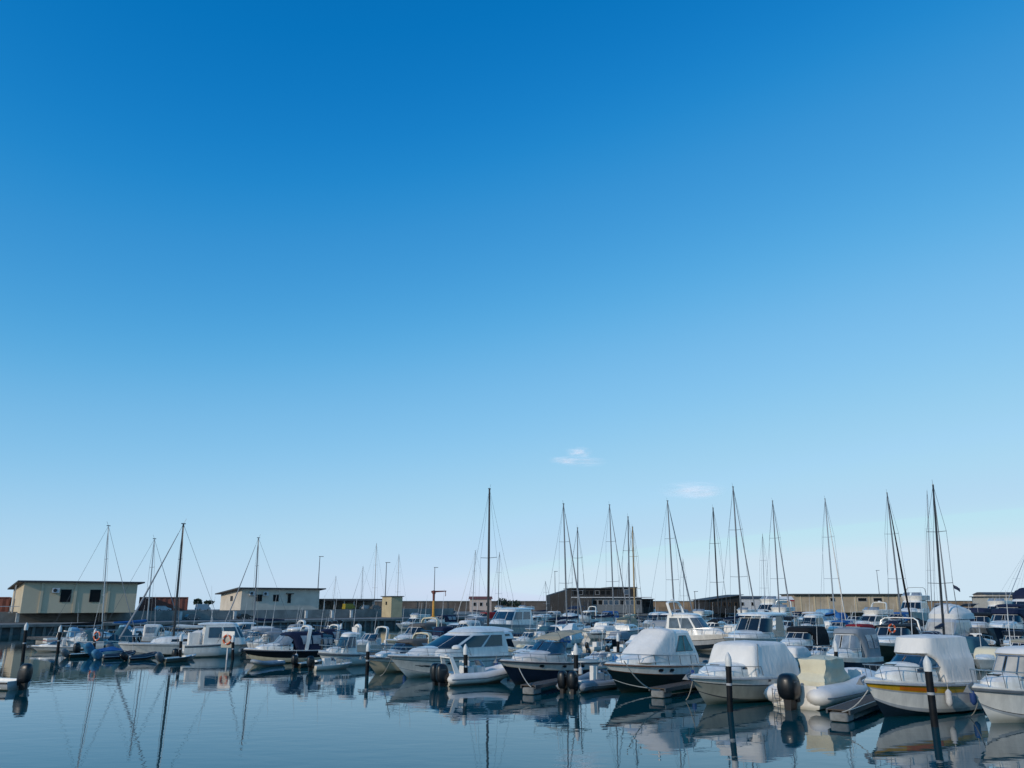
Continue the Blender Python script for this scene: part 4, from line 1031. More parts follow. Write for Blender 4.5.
# ================================================================ FRONT ROW, right to left
# cut by the right edge
t, S = cuddy('white cabin cruiser with milky beige windscreen panels cut by the right edge of the picture', 973, 1082, 724, 207, bands=[(.10, GREY), (.13, DGREY), (.80, WHITE), (.84, GREY), (1, WHITE)], style='canopy', canopy=CWHITE, glass=WVINYL, lod=0, wsh=.10, ch=.32, clear=False, seed=3, portholes=0, fb=.17); settop(t, 645)
# yellow striped cruiser
t, S = cuddy('white cabin cruiser with a yellow orange stripe and grey white canopy near the right edge', 865, 984, 718, 211, bands=[(.12, GREY), (.60, WHITE), (.665, GREY), (.90, YELLOW), (1, WHITE)], style='canopy', canopy=CWHITE, glass=BGLASS, lod=0, wsh=.05, ch=.80, seed=5, clear=False, portholes=0, rub=GREY, fb=.165, ratio=.35, trunkh=.055, bottom=ANTI, wlen=-.34, uend=.93, wparts=((-.92, -.62), (-.6, -.3), (-.28, -.01), (.01, .28), (.3, .6), (.62, .92))); settop(t, 634)
for sg in (1, -1): add_mark(t, S, .66, .775, sg, 1.7, .13, ORANGE, 1, 'orange_lettering_band')
for sg in (1, -1): add_mark(t, S, .45, .94, sg, 1.5, .10, GLASS, 1, 'side_vent')
# RIB with the big black outboard and cream cover
t, S = ribboat('white inflatable boat with a big black outboard and a cream covered console', 762, 868, 712, 46, cover=CCREAM, motor=PLASTIC, ms=1.5, mz=1.35, ladder=True, covh=.29, seed=2, tr=.08, colr=None); settop(t, 655)
add_search(t, -.32*S.L, .2, 1.0)
t, S = ribboat('dark blue inflatable boat wedged between the cream covered inflatable and the yellow striped cruiser', 830, 884, 702, 52, tube=GHYP, motor=None, console=True, seed=14, tr=.07)
# white covered cruiser
t, S = cuddy('cabin cruiser under a pale white cover behind the second piling from the right', 689, 801, 706, 222, bands=[(.06, DGREY), (.62, gel('putty', (.40, .38, .31))), (.67, DGREY), (1, WHITE)], style='cover', canopy=CWHITE, lod=0, wsh=.10, seed=8, rub=GREY, portholes=0, fb=.165, ratio=.40); settop(t, 640)
add_mark(t, S, .42, .86, 1, .22, .12, GLASS, 1, 'side_vent'); add_mark(t, S, .42, .86, -1, .22, .12, GLASS, 1, 'side_vent')
# dark hulled fishing cruiser with white cover
t, L_ = boat('fishing_cruiser', 'dark green hulled fishing cruiser with white canvas over its wheelhouse and a teal window', 'motorboat', 604, 714, 694, 220, .36, .20)
B_ = L_*.36; fB = L_*.215; fS = fB*.80; S = shape(L_, B_, fB, fS, full=1.9)
add_hull(t, S, [(.04, WHITE), (.60, GREEN), (.635, WOOD), (1.0, WHITE)], 0, rub=WOOD); add_deck(t, S, .40, fS*.5, m=WHITE)
L = L_; B = B_
trunk = [(fS, .33*L, -.1*L, .32*B, .34*L, 2.0), (fB*.97, .36*L, -.1*L, .36*B, .37*L, 2.0), (fB+.02*L, .35*L, -.1*L, .35*B, .36*L, 2.05), (fB+.045*L, .28*L, -.1*L, .31*B, .28*L, 2.2)]
add_house(t, 'cabin_trunk', trunk, WHITE, crown=.015*L, nu=14)
zc = fB+.03*L
wh = [(fS, .20*L, -.34*L, .42*B, .10*L, 4.2), (zc, .17*L, -.34*L, .41*B, .09*L, 4.2), (zc+.17*L, .00*L, -.27*L, .345*B, .07*L, 4.2), (zc+.183*L, -.01*L, -.27*L, .31*B, .06*L, 4)]
add_house(t, 'wheelhouse', wh, WHITE, crown=.012*L, nu=16)
for s in (1, -1):
    p_ = add_pane(t, wh, s*.72, s*.95, 1.22, 1.88, TGLASS, name='side_window', off=.02, frame=DGREY, skew=(s*.03, -s*.05)); obj('window_bar', MB().tube([surf(wh, s*.835, 1.22)+Vector((0, s*.04, 0)), surf(wh, s*.825, 1.88)+Vector((0, s*.04, 0))], .022, 4), DGREY, p_)
    for tt_ in (.50, .60): add_porthole(t, S, tt_, .80, s, .30, .17, oval=False, name='cabin_port')
cv = [(zc-.03*L, .26*L, -.075*L, .425*B, .16*L, 4.2), (zc+.05*L, .17*L, -.085*L, .405*B, .10*L, 4.5), (zc+.172*L, .01*L, -.11*L, .352*B, .07*L, 4.5), (zc+.188*L, -.005*L, -.12*L, .33*B, .06*L, 4)]
add_house(t, 'canvas_cover', cv, CWHITE, crown=.018*L, nu=14, sub=3, wrinkle=.022, seed=4)
add_rail(t, S, .22, .50, n=6, r=.022); add_anchor(t, S); add_platform(t, S)
settop(t, 628); add_search(t, -.03*L, 0, zc+.2*L); add_antenna(t, -.2*L, .3*B, zc+.17*L, 1.4); add_outboard(t, S.X(0)-.25, .3, fS*.75, .62, GPLASTIC)
# ribs around the white tipped piling, px 565-625
t, S = ribboat('grey inflatable boat tucked against the dark green hulled fishing cruiser', 572, 626, 692, 42, tube=GHYP, motor=None, console=True, seed=4, tr=.06)
t, S = ribboat('dark inflatable boat with two black outboards behind the white tipped piling in the centre', 556, 604, 694, 60, tube=GHYP, motor=PLASTIC, ms=.85, mz=1.5, twin=True, console=False, tr=.06)
# navy classic cruiser
t, S = cuddy('dark navy hulled day cruiser with beige bimini and warm white topsides', 499, 607, 686, 223, bands=[(.60, NAVY), (.63, CREAM), (1, PINKW)], style='bimini', canopy=CBEIGE, glass=BGLASS, lod=0, wsh=.08, seed=9, rub=NAVY, portholes=0, trunkm=PINKW, fb=.185, search=False, fsr=.74); settop(t, 630)
for s in (1, -1):
    for tt_ in (.70, .50, .30): add_porthole(t, S, tt_, .80, s, .30, .16)
add_mark(t, S, .5, .97, 1, 3.6, .05, WOOD, 1, 'teak_strip')
# RIB with black twin outboards, px 428-508
t, S = ribboat('white inflatable boat with twin black outboards and a white roll bar in the centre', 434, 512, 687, 34, motor=PLASTIC, ms=.95, mz=1.25, twin=True, arch=WHITE, tr=.062, stripe=GHYP, seed=5)
add_dome(t, -.25*S.L, .5, 1.75, .28)
# big white sedan cruiser
t, S, hs = sedan('large white hardtop cruiser with dark wraparound windows left of the black mast', 388, 520, 679, 225, bands=[(.05, GREY), (.70, WHITE), (.74, DGREY), (1, WHITE)], lod=0, househ=.11, xf=.22, long=.40, fb=.155, ratio=.345, glass=GLASS, ant=1, rake=.24, nz=.22, crown=.03); settop(t, 626)
for s in (1, -1):
    add_mark(t, S, .80, .40, s, 1.2, .20, DGREY, 0, 'swoosh_emblem'); add_porthole(t, S, .62, .62, s, .42, .14, m=GLASS)
# behind it, left: boats px 366-445
t, S = cuddy('cream hulled cruiser with a taupe canvas canopy left of the large hardtop cruiser', 364, 446, 674, 225, bands=[(.60, CREAM), (.64, DGREY), (1, WHITE)], canopy=CBROWN, glass=GLASS, lod=0, seed=11, wsh=.075, arch=CREAM, portholes=1); settop(t, 632)
# windowed cabin boat px 325-366
t, S, hs = sedan('small white fishing boat with a blue glazed wheelhouse near the left third', 318, 368, 667, 222, lod=0, glass=BGLASS, fb=.15, househ=.15, xf=.10, long=.25, ratio=.38, ant=0, motor=None); settop(t, 632)
t, S = openboat('small white open boat showing its flat transom below the blue glazed wheelhouse boat', 310, 352, 671, 40, motor=PLASTIC, lod=1, console=True, fb=.12, ms=.7)
# navy striped boat px 243-330
t, S = cuddy('white and navy speedboat with a navy canopy frame left of the blue glazed wheelhouse boat', 243, 326, 664, 214, bands=[(.34, CREAM), (.90, BLACK), (1, WHITE)], style='canopy', canopy=CNAVY, glass=VINYL, lod=0, seed=12, arch=WHITE, wsh=.09, fb=.15, ch=.3, portholes=0, rub=NAVY); settop(t, 625)
t, S = cuddy('white boat with a dark hull band and pale windscreen behind the lifebuoy board', 207, 276, 655, 216, bands=[(.5, GREY), (.86, BLACK), (1, WHITE)], style='open', glass=VINYL, lod=1, seed=13, fb=.15); settop(t, 632)
t, S = openboat('dark dinghy with a black outboard below the navy striped speedboat', 292, 322, 668, 60, hull=BLACK, motor=PLASTIC, lod=1, console=False, rail=False, fb=.13, ms=.65)
# pilothouse boat px 183-250
t, S, hs = sedan('white pilothouse boat with a flat cream roof and boxy stern steps at the left', 181, 252, 658, 28, lod=0, glass=BGLASS, fb=.14, househ=.13, xf=.38, long=.24, hardm=WHITE, ratio=.36, arch=None); settop(t, 622)
obj('cockpit_box', MB().box((-.36*S.L, .2, S.fs+.3), (.8, 1.0, .6)), CWHITE, t)
# sailing boat with black mast px 133-182
t, S, top = sailboat('white sailing boat with a black mast and a white covered sail at the left', 128, 186, 657, 215, (183.5, 524), my=173.5, mm=DMAST, mr=.10, jib=CGREY, jibr=.07, L=8.6, boomc=CWHITE, fb=.12, lod=0, bands=[(.06, DGREY), (.80, WHITE), (.86, NAVY), (1, WHITE)], hood=CWHITE, mx=.02)
t, S = openboat('small dinghy with dark tilted outboard between the black masted sailing boat and the pilothouse boat', 158, 192, 663, 62, hull=DGREY, motor=GPLASTIC, tilt=35, lod=1, console=False, rail=False, fb=.13, ms=.72)
t, S = openboat('grey tender with its black outboard down, right against the pilothouse boat stern', 172, 196, 661, 75, hull=GREY, motor=PLASTIC, lod=1, console=False, rail=False, fb=.13, ms=.72)
# boats px 62-130
t, S = openboat('white open boat with a blue and white cover and covered outboard at the left', 90, 132, 657, 50, cover=CBLUE, motor=mat('blue motor cover', (.02, .14, .25), .7, var=.3), tilt=25, fb=.14, seed=4, ms=1.0)
t, S = openboat('white dinghy with a light blue tarpaulin left of the black masted sailing boat', 112, 152, 655, 40, cover=CLBLUE, motor=FADE and GPLASTIC, tilt=20, fb=.12, seed=7, ms=.9)
t, S, top = sailboat('white sailing boat with a petrol sail cover and slack dark boom at the far left', 60, 118, 648, 40, (108.5, 526), my=101.5, mr=.06, L=8.2, jib=CGREY, jibr=.03, boomc=CBLACK, hood=CLBLUE, bands=[(.7, WHITE), (.8, RED), (1, WHITE)], mx=.10)
t, S, top = sailboat('white sailing boat with a blue cover and pale mast, second mast from the left', 118, 172, 645, 45, (154.5, 539), my=146.5, mr=.07, L=8.6, jib=CGREY, jibr=.035, boomc=CBLUE, hood=CLBLUE, mx=.05)
t, S = cuddy('small white speedboat with pointed bow lying alone in open water at the far left', 31, 80, 652, 196, bands=[(.5, GREY), (1, WHITE)], style='open', glass=BGLASS, lod=0, fb=.13, wsh=.06, portholes=0, rail=False)
t, S = cuddy('white speedboat with a blue canopy and red side panel behind the lone speedboat', 62, 104, 651, 205, bands=[(.8, WHITE), (1, GREY)], style='canopy', canopy=CTEAL, glass=VINYL, lod=1, fb=.15); settop(t, 629)
ribboat('dark inflatable boat with a raised blue white outboard left of the black masted sailing boat', 96, 134, 660, 55, tube=BHYP, motor=mat('faded blue cowling', (.05, .17, .28), .6, var=.4), ms=.85, tilt=40, console=False, tr=.06)
ribboat('dark inflatable boat with a raised black outboard under the black masted sailing boat bow', 122, 156, 661, 60, tube=BHYP, motor=PLASTIC, ms=.7, tilt=45, console=False, tr=.06)
openboat('black hulled skiff with a raised grey outboard beside the lone white speedboat stern', 66, 98, 658, 50, hull=BLACK, motor=GPLASTIC, ms=.7, tilt=40, console=False, rail=False, fb=.14)
ribboat('grey inflatable boat nosing out under the navy striped speedboat bow', 252, 286, 667, 230, tube=GHYP, motor=None, console=False, tr=.06)
# left edge stern
t, S = openboat('grey open boat with a tall black outboard cut by the left edge of the picture', -50, 31, 691, 168, hull=GREY, motor=PLASTIC, lod=0, tilt=0, console=False, rail=False, fb=.12, ratio=.40, ms=.95)
# floating tender docks / fingers
def finger(label, a, b, w, yend=None):
    A = onZ(a[0], a[1], .35); Bp = onZ(b[0], b[1], .35); d = Bp-A; ang = math.atan2(d.y, d.x); Lf = (Vector((d.x, d.y))).length
    t = thing('finger_pontoon', label, 'pontoon', (A.x, A.y, 0), ang, 'finger pontoons between the boats')
    mb = MB(); n = int(Lf/.14)
    for k in range(n): mb.box(((k+.5)*Lf/n, 0, .42), (Lf/n-.012, w, .05))
    obj('planking', mb, mat('wet dark planks', (.07, .055, .045), .8, var=.4, scale=8, stretch=(.3, 6, 6)), t, smooth=0)
    obj('side_beam', MB().box((Lf/2, w/2+.03, .36), (Lf, .06, .16)), DGREY, t, smooth=0); obj('side_beam', MB().box((Lf/2, -w/2-.03, .36), (Lf, .06, .16)), DGREY, t, smooth=0)
    obj('float', MB().blob((.40, 0, .17), (.9, w*.92, .34), .3, 16, 8), mat('worn float plastic', (.20, .205, .20), .7, var=.35, scale=3), t); obj('float', MB().blob((Lf-.8, 0, .17), (1.2, w*.92, .34), .3, 16, 8), mat('worn float plastic', (.20, .205, .20), .7, var=.35, scale=3), t)
finger('finger pontoon with a white float end right of the dark green hulled cruiser', (657, 690), (735, 676), .75)
finger('finger pontoon with a white float end below the navy hulled day cruiser', (528, 687), (596, 674), .7)
#finger(' at the left third', (337, 673), (385, 664), .7)
finger('finger pontoon under the yellow striped cruiser bow, left of it', (838, 712), (900, 690), .75)
#finger(' in the left part', (262, 664), (300, 657), .7)
# main pontoon behind the front row
A, Bq = Vector((-52, 92, 0)), Vector((36, 27.5, 0)); d = Bq-A; ang = math.atan2(d.y, d.x); Lm = d.length
t = thing('main_pontoon', 'long planked pontoon behind the front row of boats', 'pontoon', A, ang)
mb = MB(); n = int(Lm/.15)
for k in range(n): mb.box(((k+.5)*Lm/n, 0, .52), (Lm/n-.015, 2.2, .06))
obj('planking', mb, TEAK, t, smooth=0)
for s in (1, -1): obj('side_beam', MB().box((Lm/2, s*1.13, .42), (Lm, .06, .24)), DGREY, t, smooth=0)
k = 3.0
while k < Lm: obj('float', MB().box((k, 0, .1), (2.6, 1.9, .6)), CONCL, t, smooth=0); k += 9

# ---- pilings with pale tips
PILE = mat('dark steel pile', (0.007, 0.009, 0.012), .6, var=.5, scale=3, spec=.2); TIP = mat('white pile cap', (.66, .66, .64), .45, var=.1); BAND = mat('reflective band', (.35, .36, .37), .5)
piles = [(728.5, 664, 730, 712, .16, 'piling standing in front of the pale covered cruiser', 1), (928, 669, 935, 727, .17, 'leaning piling in front of the yellow striped cruiser', 1), (465.5, 653, 466, 685, .15, 'piling beside the white inflatable with twin black outboards', 1), (576, 653, 576, 692, .15, 'piling beside the dark outboards in the centre', 1), (368, 650, 367, 675, .15, 'piling at the bow of the cream hulled cruiser', 1),
         (289.5, 645, 289.5, 663, .15, 'short dark piling at the navy striped speedboat', 0), (233, 641, 233, 660, .15, 'piling in front of the lifebuoy board', 1), (60, 631, 57.5, 654, .16, 'piling at the stern of the lone white speedboat', 1), (26, 629, 22.5, 662, .16, 'leftmost piling, alone in open water', 1), (95, 634, 94, 654, .15, 'piling left of the blue covered outboard', 1), (134, 634, 133, 654, .15, 'piling at the stern of the black masted sailing boat', 1),
         (181, 640, 180, 661, .15, 'piling at the pilothouse boat stern', 1), (322, 640, 322, 664, .13, 'piling left of the blue glazed wheelhouse boat', 0), (900, 630, 901, 652, .14, 'small piling above the yellow striped cruiser bow', 1), (341, 628, 341, 645, .15, 'white tipped piling behind the boats at the left third', 1), (752, 620, 752, 648, .13, 'thin piling with conical tip behind the pale covered cruiser', 1), (668, 628, 668, 646, .14, 'piling just behind the dark green hulled cruiser', 1), (618, 640, 618, 668, .14, 'piling left of the dark green hulled cruiser', 1), (836, 650, 836, 690, .13, 'piling behind the cream covered inflatable', 1)]
for (xt, yt, xb, yb, r, lab, tip) in piles:
    r *= .74; b = onZ(xb, yb, 0); tp = onY(xt, yt, b.y)-b
    t = thing('mooring_piling', lab, 'piling', b, 0, 'pilings between the boats')
    top = tp; mb = MB().tube([(-(tp.x)*.2, 0, -.6), top], r, 12); obj('pile', mb, PILE, t)
    if tip: obj('cap', MB().lathe([(r*1.12, -.08), (r*1.16, .16), (r*1.0, .28), (r*.4, .42), (.02, .46)], top, 12), TIP, t)
    if r > .11: obj('reflective_band', MB().tube([tp*.55, tp*.55+tp.normalized()*.09], r*1.03, 12), BAND, t)

# ---- lifebuoys, ropes, fenders
LB = mat('lifebuoy orange', (.62, .10, .02), .5, var=.1)
def ring(label, px, py, Y, r, yaw, board=False):
    p = onY(px, py, Y); t = thing('lifebuoy', label, 'lifebuoy', p, yaw)
    rows = []
    for i in range(17):
        a = 2*PI*i/16; c = Vector((0, math.cos(a)*r, math.sin(a)*r)); e = Vector((0, math.cos(a), math.sin(a)))
        rows.append([c+e*.06*math.cos(b)+Vector((1, 0, 0))*.06*math.sin(b) for b in [2*PI*j/8 for j in range(8)]])
    obj('ring', MB().grid(rows, close=True, mf=lambda i, j: 1 if i % 4 == 0 else 0), [LB, FADE], t)
    if board: obj('backing_board', MB().box((.12, 0, 0), (.06, r*3.4, r*3.6)), WHITE, t, smooth=0); obj('post', MB().box((.2, 0, -1.3), (.1, .1, 2.2)), FADE, t, smooth=0)
ring('orange lifebuoy on a white board by the pilothouse boat', 227, 639.5, 64, .33, R(90)-.3, True)
ring('orange lifebuoy on the rail of the olive hulled arch boat', 892, 628.5, 60.5, .28, R(90)+.3)
ring('red orange lifebuoy hung at the stern of the far left boats', 97, 636, 69, .34, R(90)-.4)
def rope(label, a, b, sagz, r=.018):
    a, b = Vector(a), Vector(b); pts = []
    for k in range(13): f = k/12; p = a.lerp(b, f); p.z -= sagz*4*f*(1-f); p.z = max(p.z, .02); pts.append(p)
    tag(obj('mooring_rope', MB().tube(pts, r, 5), ROPE), label, 'rope', 'mooring ropes')
rope('pale mooring rope from the dark green hulled cruiser bow down to the finger pontoon', onY(624, 661, 36.4), onZ(660, 690, .45), .35, .025)
rope('mooring rope from the navy hulled cruiser bow to the finger pontoon', onY(519, 668, 42.5), onZ(531, 687, .45), .1, .022)
rope('mooring rope from the yellow striped cruiser bow to the finger pontoon', onY(868, 690, 31), onZ(842, 712, .45), .15)
rope('mooring rope from the large hardtop cruiser bow into the water', onY(392, 657, 44), onZ(380, 676, .1), .2)
def fender(label, px, py, Y, m=None):
    p = onY(px, py, Y); t = thing('fender', label, 'fender', p, 0, 'fenders hanging on the boats')
    obj('fender_body', MB().lathe([(.03, .30), (.06, .27), (.12, .2), (.125, -.2), (.06, -.3), (.03, -.33)], n=10), m or FADE, t); obj('lanyard', MB().tube([(0, 0, .3), (0, .02, .75)], .012, 4), ROPE, t)
FBLUE = mat('blue fender', (.02, .06, .22), .5)

def fender_on(label, key, tpos, side, m=None, drop=.35):
    b = next(o for o in C.objects if o.get('label', '').startswith(key) and o.get('group') == GB)
    h = next(c for c in b.children if c.name.startswith('hull')); vs = [v.co for v in h.data.vertices]; x0, x1 = min(v.x for v in vs), max(v.x for v in vs); x = x0+(x1-x0)*tpos
    near = [v for v in vs if abs(v.x-x) < .35 and v.y*side > 0]; zt = max(v.z for v in near); y = max(abs(v.y) for v in near)+.13
    ca, sa = math.cos(b.rotation_euler.z), math.sin(b.rotation_euler.z); p = Vector((b.location.x+x*ca-side*y*sa, b.location.y+x*sa+side*y*ca, zt*b.scale.z-drop-.15))
    t = thing('fender', label, 'fender', p, 0, 'fenders hanging on the boats')
    obj('fender_body', MB().lathe([(.03, .30), (.06, .27), (.12, .2), (.125, -.2), (.06, -.3), (.03, -.33)], n=10), m or FADE, t); obj('lanyard', MB().tube([(0, 0, .3), (0, 0, .55)], .012, 4), ROPE, t)
for q in (('white fender hanging amidships on the yellow striped cruiser', 'white cabin cruiser with a yellow', .45, 1), ('blue fender at the stern quarter of the yellow striped cruiser', 'white cabin cruiser with a yellow', .18, 1, FBLUE),
          ('white fender on the side of the pale covered cruiser', 'cabin cruiser under a pale', .35, 1), ('blue fender on the dark green hulled cruiser', 'dark green hulled', .30, 1, FBLUE), ('white fender on the navy hulled day cruiser', 'dark navy hulled', .35, 1),
          ('white fender amidships on the large hardtop cruiser', 'large white hardtop', .50, 1), ('blue fender near the stern of the large hardtop cruiser', 'large white hardtop', .25, 1, FBLUE), ('white fender on the navy striped speedboat', 'white and navy speedboat', .4, 1), ('blue fender on the cream hulled cruiser bow quarter', 'cream hulled cruiser', .6, 1, FBLUE)): fender_on(*q)
rope('slack mooring rope from the pale covered cruiser bow down to the water', onY(694, 673, 37), onZ(686, 700, .05), .2)
rope('slack mooring rope from the milky screened cruiser bow down to the water', onY(979, 697, 31.5), onZ(970, 716, .05), .15)
rope('mooring rope from the black masted sailing boat bow to the piling beside it', onY(133, 641, 68), onZ(133, 652, .6), .1)
# ================================================================ SECOND ROW
cuddy('small white covered boat peeping out behind the pale covered cruiser', 772, 812, 668, 225, style='cover', canopy=CWHITE, fb=.16, rail=False, seed=21)
cuddy('boat with a black canvas canopy behind the pale covered cruiser', 776, 832, 662, 228, hull=NAVY, canopy=CBLACK, seed=22, fb=.17, ch=.5, clear=False)
t, S = cuddy('white boat with a grey canopy and milky panels behind the cream covered inflatable', 822, 884, 676, 222, canopy=CGREY, glass=VINYL, wsh=.13, ch=.45, seed=23, bands=[(.7, NAVY), (1, WHITE)], clear=True, fb=.15); settop(t, 627)
t, S = cuddy('dark olive hulled cruiser with a black screen and white arch above the yellow striped cruiser', 866, 930, 662, 232, bands=[(.78, OLIVE), (1, WHITE)], canopy=CBLACK, arch=WHITE, ch=.15, wsh=.10, seed=24, glass=GLASS, fb=.19); settop(t, 617)
t, S, hs = sedan('big grey white motor yacht with a cloth shrouded flybridge behind the yellow striped cruiser', 915, 985, 655, 220, fly=True, flycover=CWHITE, fb=.14, glass=WVINYL, seed=25, hardm=GREY, househ=.14); settop(t, 604)
t, S, hs = sedan('white fishing boat with arch and hazy glazed saloon, bow to the right', 650, 738, 652, 318, arch=WHITE, dome=True, glass=mat('hazy glass', (.10, .13, .16), .1, var=.4, scale=1.2), fb=.17, househ=.14, xf=.16, long=.30, bands=[(.3, ANTI), (.62, GREY), (.66, BLACK), (1, WHITE)], seed=26); settop(t, 601)
t, S = cuddy('cruiser with a wraparound dark screen and white hardtop behind the pale covered cruiser', 722, 800, 656, 228, style='hardtop', wsh=.13, glass=GLASS, bands=[(.7, NAVY), (1, WHITE)], fb=.16, seed=27, ratio=.38); settop(t, 612)
cuddy('white cuddy boat with a thin dark hull line behind the navy hulled day cruiser', 505, 566, 667, 226, bands=[(.72, GREY), (.8, BLACK), (1, WHITE)], style='open', glass=BGLASS, fb=.15, seed=28, wsh=.06)
ribboat('inflatable boat with cream tubes and lumpy cream cover behind the black mast', 503, 542, 655, 200, tube=mat('cream inflatable fabric', (.58, .54, .42), .6, var=.12), cover=CCREAM, motor=None, seed=29, covh=.16, tr=.07)
cuddy('white open boat with navy cushions just right of the black mast', 480, 520, 672, 225, style='open', canopy=CNAVY, bands=[(1, WHITE)], fb=.14, seed=30, motor=PLASTIC)
t, S = openboat('small boat with a blue tarpaulin behind the white tipped central piling', 590, 632, 671, 50, cover=CLBLUE, fb=.14, seed=31, motor=PLASTIC)
cuddy('white walkaround boat with a tangled rail behind the navy hulled day cruiser', 575, 628, 672, 220, style='open', glass=VINYL, fb=.16, seed=32, motor=None)
openboat('dark fishing skiff with a black motor right of the beige bimini', 600, 636, 660, 55, hull=BLACK, motor=PLASTIC, fb=.16, seed=33)
cuddy('dark banded boat under a peaked white cover left of the dark green hulled cruiser', 622, 660, 655, 228, bands=[(.5, WHITE), (.8, NAVY), (1, WHITE)], style='cover', canopy=CWHITE, fb=.19, seed=34, rail=False)
cuddy('boat with a taupe canopy behind the white wheelhouse canvas', 645, 690, 656, 222, canopy=CBROWN, fb=.17, seed=35, bands=[(1, GREY)], ch=.6)
t, S = cuddy('cabin boat with pale blue canopy behind the blue glazed wheelhouse boat', 344, 398, 655, 228, arch=WHITE, canopy=CLBLUE, style='open', glass=BGLASS, wsh=.10, fb=.15, seed=36); settop(t, 626)
t, S = cuddy('cruiser with long taupe canvas canopy behind the cream hulled cruiser', 386, 450, 656, 232, canopy=CBROWN, fb=.165, bands=[(.7, WHITE), (.76, DGREY), (1, CREAM)], arch=CREAM, seed=37, wsh=.09); settop(t, 617)
t, S = cuddy('white speedboat with navy canopy above the navy striped speedboat', 292, 350, 652, 222, canopy=CNAVY, arch=WHITE, fb=.15, seed=38, bands=[(.85, WHITE), (1, NAVY)]); settop(t, 624)
t, S = cuddy('white cruiser with grey tinted screen right of the pilothouse boat', 262, 322, 652, 220, canopy=CGREY, style='hardtop', glass=VINYL, fb=.15, seed=39); settop(t, 627)
t, S = cuddy('white sports boat with a pale grey canopy behind the lifebuoy board', 226, 284, 650, 218, canopy=CGREY, fb=.15, seed=40, glass=BGLASS); settop(t, 628)
cuddy('low white boat with navy covered cockpit between pilothouse boat and quay', 196, 244, 645, 30, canopy=CNAVY, style='cover', fb=.13, seed=41)
openboat('white launch with a white tarpaulin behind the black masted sailing boat', 152, 190, 650, 215, cover=CWHITE, motor=None, fb=.14, seed=42)
openboat('low boat with navy tarpaulin behind the leftmost sailing boats', 84, 128, 643, 210, cover=CTEAL, motor=None, fb=.14, seed=43)
# right edge cluster
cuddy('cream covered boat above the cruiser at the right edge', 972, 1010, 672, 226, style='cover', canopy=CCREAM, fb=.17, seed=44, rail=False)
cuddy('boat under a petrol blue cover left of the cream covered boat', 938, 992, 668, 224, style='cover', canopy=CTEAL, fb=.15, seed=45, rail=False)
cuddy('white cruiser with a blue streaked windscreen at the right edge, behind the nearest one', 996, 1060, 686, 226, style='open', glass=BGLASS, fb=.17, seed=46)
cuddy('navy hulled boat with navy canopy at the right edge', 985, 1040, 648, 226, hull=NAVY, canopy=CNAVY, fb=.19, seed=47, clear=False, ch=.5)
cuddy('boat with a black canopy and white side left of the navy canopied boat', 960, 1004, 644, 230, canopy=CBLACK, fb=.18, seed=48, bands=[(.6, BLACK), (1, WHITE)], clear=False)
openboat('black open boat with twin dark motors below the shrouded motor yacht', 958, 996, 656, 60, hull=BLACK, motor=PLASTIC, twin=True, fb=.15, seed=49)
cuddy('white sports cruiser with folded navy top at the right edge below the pale house', 990, 1036, 634, 226, canopy=CNAVY, fb=.18, seed=50)

